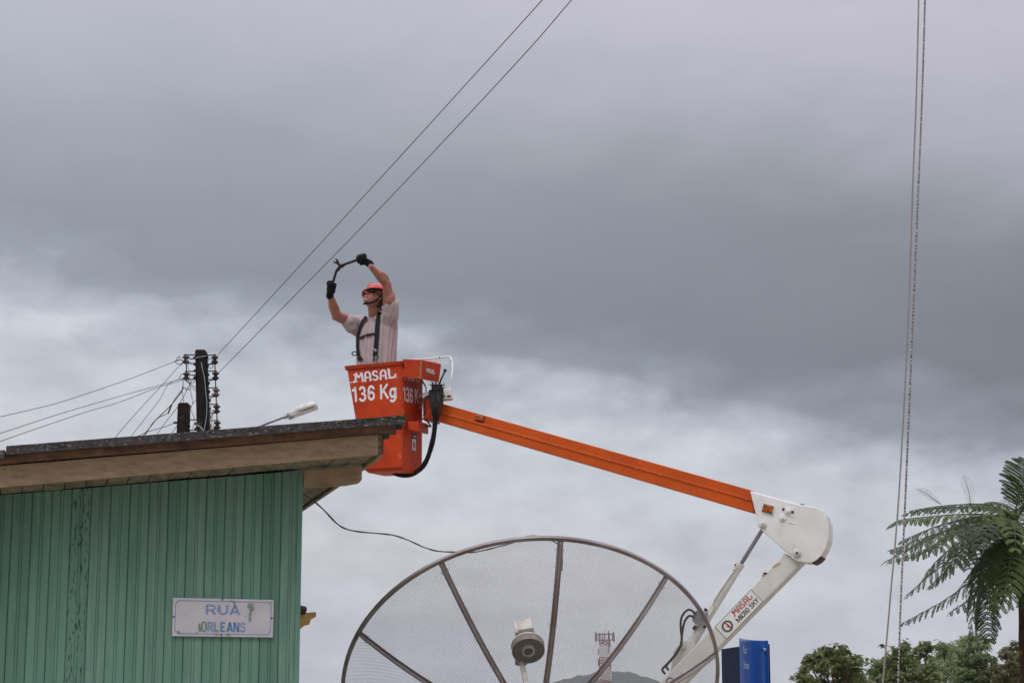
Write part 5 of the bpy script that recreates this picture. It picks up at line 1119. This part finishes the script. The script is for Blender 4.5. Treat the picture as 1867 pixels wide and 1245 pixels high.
# bolt cutters
tool = empty('bolt_cutter', piv, 'long handled black bolt cutter held open in both gloved hands below the wire', 'bolt cutter')
mb = MB(); mb.tube(spl([P(603, 534, 17.865), CR, P(607.5, 512, 17.84), P(612, 497, 17.815), P(615.5, 489, YT)], 4), .0125, 10); mb.build('handle', m_blackm, tool, smooth=True)
mb = MB(); mb.tube(spl([P(668, 468, 17.72), CL, P(648, 474.5, 17.74), P(632, 480, 17.77), P(621, 484, YT)], 4), .0125, 10); mb.build('handle', m_blackm, tool, smooth=True)
mb = MB(); mb.prism([P(x, y, YT-.01) for x, y in ((614.5, 489), (617, 481.5), (621, 480.5), (627, 481), (628, 485), (621, 488), (617.5, 493.5), (614, 493))], (0, .022, 0)); mb.lathe(P(618.5, 486, YT-.012), (0, -1, 0), [(0, .014), (.008, .014), (.010, .008)], 12); mb.lathe(P(615.5, 491.5, YT-.012), (0, -1, 0), [(0, .010), (.008, .010)], 10); mb.lathe(P(625, 483.5, YT-.012), (0, -1, 0), [(0, .010), (.008, .010)], 10); mb.build('pivot_plate', m_blackm, tool, bevel=.002)
mb = MB(); mb.prism([P(x, y, YT-.006) for x, y in ((617, 484), (613, 480.5), (608.5, 478.5), (607, 475), (608, 473.5), (609.3, 476), (612, 477), (613.2, 475.5), (615.5, 478), (619.5, 482.5))], (0, .012, 0)); mb.build('jaw', m_blackm, tool, bevel=.001)
mb = MB(); mb.prism([P(x, y, YT+.006) for x, y in ((618, 483.5), (614.5, 478), (612.7, 475.5), (612, 473), (610.3, 471.8), (610.8, 470.6), (614, 471.5), (616.8, 474.5), (618.3, 478.5), (620, 482.5))], (0, .012, 0)); mb.build('jaw', m_blackm, tool, bevel=.001)

# stand him in the middle of the bucket
back = (T(687, 600)-CAM).normalized()*.085
for o in (person, tool): o.location = o.location+back

# ------------------------------------------------------------------ cell tower
YTW = 560; tb = P(1103, 1200, YTW)
tower = empty('cell_tower', V((tb.x, YTW, 0)), 'red and white lattice cell tower with antennas seen through the dish mesh', 'cell tower')
ztop = P(1103, 1166, YTW).z; s0 = 560/3500
leg = {0: MB(), 1: MB()}; 
def tw(t): return 1.9-.55*t       # half width from ground to top
nseg = 22
for i in range(nseg):
    z0, z1 = ztop*i/nseg, ztop*(i+1)/nseg; w0, w1 = tw(i/nseg), tw((i+1)/nseg); mi = (i//4) % 2
    L_ = leg[mi]; cs = lambda w, z: [V((tb.x+a*w, YTW+b2*w, z)) for a, b2 in ((-1, -1), (1, -1), (1, 1), (-1, 1))]
    A, B = cs(w0, z0), cs(w1, z1)
    for j in range(4): L_.tube([A[j], B[j]], .13, 4); L_.tube([A[j], B[(j+1) % 4]], .07, 4); L_.tube([A[(j+1) % 4], B[j]], .07, 4); L_.tube([B[j], B[(j+1) % 4]], .07, 4)
leg[0].build('lattice_section', m_twhite, tower); leg[1].build('lattice_section', m_tred, tower)
mb = MB()
for zz in (ztop, ztop+1.7): 
    for a in range(12): q0, q1 = 2*math.pi*a/12, 2*math.pi*(a+1)/12; mb.tube([V((tb.x+2.6*math.cos(q0), YTW+2.6*math.sin(q0), zz)), V((tb.x+2.6*math.cos(q1), YTW+2.6*math.sin(q1), zz))], .10, 4)
for a in range(12): q0 = 2*math.pi*a/12; mb.tube([V((tb.x+2.6*math.cos(q0), YTW+2.6*math.sin(q0), ztop)), V((tb.x+2.6*math.cos(q0), YTW+2.6*math.sin(q0), ztop+1.7))], .07, 4); mb.tube([V((tb.x+1.3*math.cos(q0), YTW+1.3*math.sin(q0), ztop)), V((tb.x+2.6*math.cos(q0), YTW+2.6*math.sin(q0), ztop))], .07, 4)
mb.build('platform', m_tred, tower)
for a in (10, 60, 100, 170, 200, 230, 290, 330):
    q0 = R_(a); x = tb.x+2.75*math.cos(q0); y = YTW+2.75*math.sin(q0); mb = MB(); mb.box(V((x, y, ztop+1.0+.5*math.sin(a))), V((.16, 0, 0)), V((0, .12, 0)), V((0, 0, 1.25))); mb.tube([V((x, y, ztop-.8)), V((x, y, ztop+2.4))], .05, 5); mb.build('panel_antenna', m_tgrey, tower, bevel=.03)
for px_, y0_, y1_ in ((1091, 1182, 1193), (1091, 1200, 1213), (1109.5, 1179, 1190)):
    mb = MB(); c0, c1 = P(px_, y0_, YTW), P(px_, y1_, YTW); mb.box((c0+c1)/2, V((.16, 0, 0)), V((0, .12, 0)), V((0, 0, (c0-c1).length/2))); mb.tube([(c0+c1)/2, V((tb.x+(.7 if px_ > 1103 else -.7), YTW, ((c0+c1)/2).z))], .05, 4); mb.build('panel_antenna', m_tgrey, tower)
mb = MB(); c = P(1111, 1175.5, YTW); mb.lathe(c, (.5, -.8, 0), [(-.2, .45), (.1, .5), (.15, .4)], 14); mb.build('drum_antenna', m_tgrey, tower)
mb = MB(); mb.tube([V((tb.x, YTW, ztop)), V((tb.x, YTW, ztop+3.6))], .05, 5); mb.build('lightning_rod', m_tgrey, tower)

# ------------------------------------------------------------------ feathery tree at the right
YF = 14.0
fern = empty('feathery_tree', V((xy(1872, YF).x, YF, 0)), 'tree with long drooping feathery bipinnate leaves at the right edge', 'tree')
mb = MB(); mb.tube(spl([V((xy(1874, YF).x, YF, 0)), P(1869, 1245, YF), P(1866, 1120, YF), P(1862, 1030, YF), P(1856, 975, YF), P(1851, 930, YF)], 6), 0, 12, rs=[.040-(.0004*i if i < 18 else .0072+(i-18)*.0018) for i in range(31)]); mb.build('trunk', m_barkf, fern, smooth=True)
random.seed(31)
def frond(pts, npin, plen, m, seedv, droop=.6, thin=False, wid=1.0, flat=None, base_gap=.12):
    rnd = random.Random(seedv); plen *= rnd.uniform(.86, 1.06); c = spl([P(*p) for p in pts], 10); n_ = len(c)
    stem = MB(); stem.tube(c, 0, 6, rs=[(.003 if thin else .0065)*(1-.75*i/n_) for i in range(n_)]); lf = MB()
    seglen = [0]; 
    for a, b2 in zip(c, c[1:]): seglen.append(seglen[-1]+(b2-a).length)
    tot = seglen[-1]
    def at(s_):
        for i in range(n_-1):
            if seglen[i+1] >= s_: t = (s_-seglen[i])/(seglen[i+1]-seglen[i]); return c[i]*(1-t)+c[i+1]*t, (c[i+1]-c[i]).normalized()
        return c[-1], (c[-1]-c[-2]).normalized()
    npin = int(npin*.84) if not thin else npin
    for k in range(npin):
        s_ = tot*(base_gap+(1-base_gap)*(k/(npin-1))); p, t = at(s_); rel = (k/(npin-1))
        ln = 1.22*plen*(math.sin(math.pi*(.16+.80*rel))**.6)*rnd.uniform(.88, 1.08)
        if flat is not None: side = t.cross(V(flat)).normalized()
        else: side = t.cross(Z); side = side.normalized() if side.length > .15 else V((0, 1, 0))
        nrm0 = side.cross(t).normalized()
        for sg in (-1, 1):
            d = (side*sg*math.cos(R_(24))+t*math.sin(R_(24))*rnd.uniform(.7, 1.3)+nrm0*rnd.uniform(-.06, .12)).normalized(); pp = [p]; dd = d; st_ = 6
            for i in range(st_):
                dd = (dd-Z*(droop*(.10+.13*i)/2*rnd.uniform(.7, 1.3))).normalized(); pp.append(pp[-1]+dd*ln/st_)
            if thin: lf.tube(pp, .0010, 3); continue
            stem.tube(pp[::2]+[pp[-1]] if len(pp[::2]) < 4 else pp[::2], .0012, 3)
            nl = max(8, int(ln/.0075))
            for q_ in range(nl):
                x = (q_+.6)/nl*st_; i = min(int(x), st_-1); fr = x-i; c0_ = pp[i]*(1-fr)+pp[i+1]*fr; tt = (pp[i+1]-pp[i]).normalized(); sd_ = tt.cross(nrm0); sd_ = sd_.normalized() if sd_.length > .1 else t
                up_ = sd_.cross(tt).normalized(); w_ = .0195*wid*math.sin(math.pi*min(.95, .18+.8*q_/nl))**.5
                for s2 in (-1, 1):
                    o_ = (sd_*s2*.92+tt*.38+up_*rnd.uniform(-.32, .18)).normalized(); e_ = c0_+o_*w_; hw = tt*.0058
                    lf.add([c0_-hw*.6, (c0_+e_)/2-hw*1.1, e_, (c0_+e_)/2+hw*1.1], [(0, 1, 2, 3)])
    rt = stem.build('leaf_stalk', m_barkf if thin else m_frond, fern, smooth=True, fixn=False)
    return lf.build('leaf', m, rt if False else fern, fixn=False)
Fr_ = [([(1852, 930, 14), (1856, 905, 13.98), (1864, 875, 13.95), (1868, 840, 14.0)], 19, .17, m_frond, .35, (.1, -1, .1)),
       ([(1851, 945, 14), (1800, 925, 13.8), (1740, 924, 13.6), (1690, 928, 13.5), (1652, 936, 13.45)], 26, .13, m_frond, .8, None),
       ([(1851, 955, 14), (1800, 938, 14.1), (1740, 938, 14.1), (1680, 943, 14.15), (1640, 948, 14.2), (1622, 958, 14.2)], 28, .14, m_frondn, 1.0, None),
       ([(1852, 965, 14), (1800, 948, 13.7), (1740, 962, 13.4), (1680, 990, 13.2), (1622, 1020, 13.1)], 28, .20, m_frond, .75, None),
       ([(1852, 968, 14), (1800, 955, 14.3), (1740, 965, 14.5), (1680, 982, 14.6), (1626, 1002, 14.7)], 28, .18, m_frond, .8, None),
       ([(1852, 975, 14), (1810, 975, 13.8), (1760, 1000, 13.6), (1700, 1045, 13.5), (1656, 1082, 13.5)], 26, .19, m_frond, .7, None),
       ([(1853, 985, 14), (1820, 1000, 14.3), (1780, 1050, 14.5), (1715, 1098, 14.6), (1648, 1134, 14.7)], 26, .17, m_frond, .8, None),
       ([(1853, 990, 14), (1825, 990, 13.7), (1795, 1030, 13.5), (1776, 1100, 13.45), (1766, 1195, 13.45)], 28, .135, m_frond, 1.0, None),
       ([(1854, 990, 14), (1835, 1000, 13.9), (1810, 1050, 13.8), (1800, 1105, 13.75), (1804, 1165, 13.7)], 26, .15, m_frond, .9, None),
       ([(1855, 995, 14), (1845, 1010, 13.6), (1835, 1055, 13.4), (1826, 1100, 13.3), (1818, 1120, 13.3)], 20, .17, m_frondn, .8, None),
       ([(1852, 960, 14), (1830, 945, 13.5), (1810, 955, 13.2), (1794, 972, 13.0), (1782, 992, 12.9)], 18, .13, m_frond, .9, None),
       ([(1853, 950, 14), (1835, 925, 14.2), (1810, 915, 14.3), (1785, 922, 14.4)], 16, .10, m_frondn, .7, None),
       ([(1854, 955, 14), (1845, 950, 13.4), (1850, 965, 13.0), (1852, 1000, 12.8)], 16, .13, m_frondn, .9, (.1, -1, .5)),
       ([(1853, 945, 14), (1880, 915, 13.9), (1925, 915, 13.8), (1975, 940, 13.7)], 24, .19, m_frond, .8, None),
       ([(1853, 960, 14), (1895, 950, 14.2), (1950, 980, 14.3), (2000, 1030, 14.4)], 24, .19, m_frond, .8, None),
       ([(1854, 985, 14), (1885, 985, 13.7), (1925, 1030, 13.6), (1960, 1100, 13.5)], 24, .19, m_frond, .8, None),
       ([(1854, 990, 14), (1870, 1000, 13.7), (1890, 1060, 13.5), (1895, 1140, 13.4)], 24, .18, m_frond, .9, None),
       ([(1853, 975, 14), (1870, 975, 14.4), (1880, 1000, 14.9), (1875, 1050, 15.2)], 22, .19, m_frond, .8, None),
       ([(1852, 975, 14), (1830, 965, 14.5), (1800, 990, 15.0), (1770, 1035, 15.3)], 24, .20, m_frond, .8, None),
       ([(1852, 955, 14), (1865, 925, 14.3), (1885, 900, 14.4), (1915, 885, 14.5)], 20, .17, m_frond, .5, (.1, -1, .2))]
Fr_ += [([(1852, 962, 14), (1815, 958, 14.2), (1770, 975, 14.4), (1715, 1015, 14.5), (1690, 1045, 14.5)], 24, .16, m_frond, .8, None),
        ([(1852, 965, 14), (1815, 965, 13.6), (1775, 985, 13.3), (1735, 1025, 13.1), (1712, 1060, 13.1)], 24, .16, m_frond, .8, None),
        ([(1854, 985, 14), (1830, 1000, 14.4), (1800, 1045, 14.7), (1770, 1090, 14.8), (1735, 1115, 14.9)], 24, .18, m_frond, .9, None),
        ([(1854, 985, 14), (1845, 1010, 14.5), (1830, 1060, 14.8), (1790, 1130, 14.9)], 22, .15, m_frond, .9, None),
        ([(1850, 952, 14), (1825, 940, 13.9), (1795, 940, 13.8), (1760, 950, 13.7), (1745, 962, 13.7)], 18, .12, m_frond, .8, None),
        ([(1855, 1000, 14), (1850, 1030, 13.7), (1845, 1075, 13.6), (1838, 1110, 13.6)], 18, .13, m_frondn, .9, None),
        ([(1856, 1000, 14), (1866, 1030, 13.6), (1862, 1080, 13.5)], 16, .13, m_frond, .9, None)]
Fr_ += [([(1853, 985, 14), (1832, 985, 14.2), (1805, 1015, 14.3), (1785, 1075, 14.35), (1780, 1150, 14.35)], 26, .14, m_frond, 1.0, None),
        ([(1854, 988, 14), (1840, 1000, 14.3), (1822, 1040, 14.5), (1812, 1090, 14.6), (1812, 1135, 14.6)], 22, .14, m_frond, 1.0, None)]
Fr_ += [([(1850, 958, 14), (1800, 942, 13.9), (1740, 950, 13.7), (1690, 966, 13.6), (1645, 985, 13.6)], 26, .17, m_frond, .8, None),
        ([(1850, 962, 14), (1800, 955, 14.4), (1740, 975, 14.7), (1690, 1000, 14.8), (1640, 1018, 14.9)], 26, .17, m_frond, .8, None),
        ([(1850, 962, 14), (1805, 950, 13.5), (1755, 968, 13.2), (1710, 995, 13.0), (1668, 1012, 12.9)], 26, .18, m_frond, .8, None),
        ([(1850, 965, 14), (1805, 970, 14.1), (1765, 1000, 14.1), (1730, 1035, 14.1), (1695, 1068, 14.1)], 24, .17, m_frond, .8, None),
        ([(1851, 940, 14), (1800, 920, 14.2), (1745, 920, 14.4), (1700, 924, 14.4), (1664, 930, 14.4)], 24, .12, m_frond, .8, None),
        ([(1852, 980, 14), (1825, 985, 14.2), (1790, 1020, 14.3), (1772, 1065, 14.3), (1764, 1115, 14.3)], 22, .15, m_frond, .9, None),
        ([(1851, 950, 14), (1830, 930, 13.7), (1812, 932, 13.5), (1798, 945, 13.4)], 14, .10, m_frondn, .8, None)]
for i, (pts, n_, pl__, m_, dr_, fl) in enumerate(Fr_): frond(pts, n_, pl__, m_, 100+i, dr_, flat=fl)
frond([(1716, 919, 13.6), (1700, 908, 13.6), (1685, 897, 13.6), (1672, 892, 13.6)], 14, .034, m_frond, 201, -.5, thin=True, flat=(.1, -1, .4))
frond([(1769, 925, 13.8), (1768, 905, 13.8), (1763, 885, 13.8), (1757, 868, 13.8)], 13, .044, m_frond, 202, -.3, thin=True, flat=(.1, -1, .1))

# ------------------------------------------------------------------ trees at the lower right
def leaves(mb, c, r, n, size, rnd, asp=.42, hang=.3, hollow=.45):
    for _ in range(n):
        while True:
            d = V((rnd.uniform(-1, 1), rnd.uniform(-1, 1), rnd.uniform(-1, 1)))
            if .05 < d.length < 1: break
        d = d.normalized()*(hollow+(1-hollow)*rnd.random()**.6); p = c+V((d.x*r[0], d.y*r[1], d.z*r[2]))
        a = rnd.uniform(0, 6.28); t = V((math.cos(a), math.sin(a), rnd.uniform(-1, .5)-hang)).normalized(); s_ = t.cross(V((rnd.uniform(-1, 1), rnd.uniform(-1, 1), 1))).normalized()
        L0 = size*rnd.uniform(.7, 1.25); W0 = L0*asp; up_ = t.cross(s_)*L0*.08
        mb.add([p, p+t*L0*.45+s_*W0*.5-up_, p+t*L0, p+t*L0*.45-s_*W0*.5-up_], [(0, 1, 2, 3)])
def tree(name, base, Y, clumps, size, nl, m, label, cat='tree', asp=.42, hang=.3, seed=1, trunk_r=.06, shoots=3):
    rnd = random.Random(seed); bx_ = xy(base, Y); root = empty(name, V((bx_.x, Y, 0)), label, cat, 'trees and bamboo at the bottom right')
    tr1 = MB(); lf = MB(); k = Y/3500; fork = V((bx_.x, Y, max(.6, P(base, 1215, Y).z*.45))); tr1.tube([V((bx_.x, Y, 0)), fork], 0, 9, rs=[trunk_r, trunk_r*.7])
    for (px_, py_, r) in clumps:
        dy = rnd.uniform(-.7, .7)*1.2; c = P(px_, py_, Y+dy); rr = r*k; md = (fork+c)/2+V((rnd.uniform(-.15, .15), 0, -.1)); tr1.tube(spl([fork, md, c], 4), 0, 6, rs=[trunk_r*.5*(1-.09*i) for i in range(9)])
        for s_ in range(7):
            e = c+V((rnd.gauss(0, .75)*rr, rnd.gauss(0, .8)*rr, rnd.gauss(.05, .62)*rr)); tr1.tube([c-(c-md)*.2, (c+e)/2+V((0, 0, .03)), e], 0, 4, rs=[.010, .007, .004])
            q0 = rnd.uniform(.25, .75); leaves(lf, e, (rr*q0, rr*.5, rr*q0*rnd.uniform(.5, .9)), int(nl/7*(.4+q0)), size, rnd, asp, hang, 0)
        for s_ in range(shoots):
            a = rnd.uniform(10, 170); fz = rnd.uniform(1.1, 2.0); e = c+V((math.cos(R_(a))*rr*fz, rnd.uniform(-.5, .5)*rr, math.sin(R_(a))*rr*fz*.8)); tr1.tube([c, e], .004, 4)
            for q_ in range(6): leaves(lf, c*(1-(.4+.11*q_))+e*(.4+.11*q_), (rr*.10,)*3, 3, size, rnd, asp, hang, .1)
    tr1.build('trunk', m_bark, root, smooth=True, fixn=False); lf.build('crown', m, root, fixn=False); return root
rnd = random.Random(77)
def fill(cx_, top, half, n, r, seed, bottom=1300, shape=1.0):
    q_ = random.Random(seed); out = []
    for i in range(n):
        x = q_.uniform(-1, 1); yt = top+(abs(x)**1.8)*half*.55*shape; out.append((cx_+x*half, yt+r*.8+q_.random()**1.3*(bottom-yt-r), r*q_.uniform(.75, 1.2)))
    return out
tree('broadleaf_tree', 1518, 30, fill(1517, 1184, 52, 34, 13, 3)+[(1517, 1192, 12), (1535, 1188, 10), (1477, 1208, 12), (1556, 1212, 12), (1463, 1236, 12)], .105, 120, m_leafA, 'dark green broad-leaved tree, leftmost of the trees at the bottom right', seed=5, shoots=3, asp=.36)
tree('rounded_tree', 1650, 36, fill(1648, 1190, 56, 38, 13, 8)+[(1652, 1183, 13), (1680, 1186, 12), (1692, 1179, 8), (1600, 1215, 13), (1638, 1186, 10)], .085, 240, m_leafB, 'soft green rounded tree behind the two hanging ropes', seed=6, asp=.5, shoots=3, trunk_r=.08)
tree('bamboo', 1722, 38, [(1722, 1184, 10), (1714, 1200, 12), (1730, 1192, 10), (1720, 1215, 15), (1738, 1222, 14), (1708, 1228, 13), (1722, 1240, 16)], .15, 130, m_leafC, 'pale green feathery bamboo clump between the rounded tree and the taller bamboo', 'bamboo', asp=.16, hang=.6, seed=9, shoots=6, trunk_r=.03)
tree('bamboo', 1762, 40, [(1784, 1166, 11), (1765, 1172, 12), (1750, 1180, 12), (1775, 1182, 13), (1790, 1176, 10), (1745, 1198, 14), (1760, 1210, 17), (1782, 1205, 14), (1750, 1232, 18), (1774, 1238, 18)], .15, 140, m_leafC, 'taller pale bamboo clump rising under the tips of the feathery leaves', 'bamboo', asp=.16, hang=.6, seed=10, shoots=7, trunk_r=.03)
tree('dense_tree', 1795, 34, fill(1792, 1210, 54, 34, 12, 14)+[(1790, 1206, 13), (1768, 1212, 12), (1812, 1210, 12)], .085, 260, m_leafD, 'dense dark green tree in front of the taller bamboo', seed=12, asp=.5, trunk_r=.06)
tree('olive_tree', 1862, 32, fill(1866, 1186, 52, 36, 13, 18)+[(1850, 1190, 13), (1866, 1180, 13), (1836, 1200, 12), (1832, 1220, 12)], .09, 200, m_leafE, 'olive brown bushy tree below the feathery tree at the right edge', seed=13, asp=.45, shoots=2)

# ------------------------------------------------------------------ haze
HAZE = True
if HAZE:
    hb = MB(); hb.box((0, 1150, 39), (1700, 0, 0), (0, 1270, 0), (0, 0, 40.2))
    hm_ = bpy.data.materials.new('haze_air'); hm_.use_nodes = True; t = hm_.node_tree; t.nodes.clear(); o = t.nodes.new('ShaderNodeOutputMaterial'); pv = t.nodes.new('ShaderNodeVolumePrincipled')
    pv.inputs['Color'].default_value = (.80, .84, .92, 1); pv.inputs['Density'].default_value = .00025; t.links.new(pv.outputs[0], o.inputs['Volume'])
    tag(hb.build('haze', hm_, origin=(0, 1150, 0)), 'thin pale haze over the distance', None, kind='stuff')
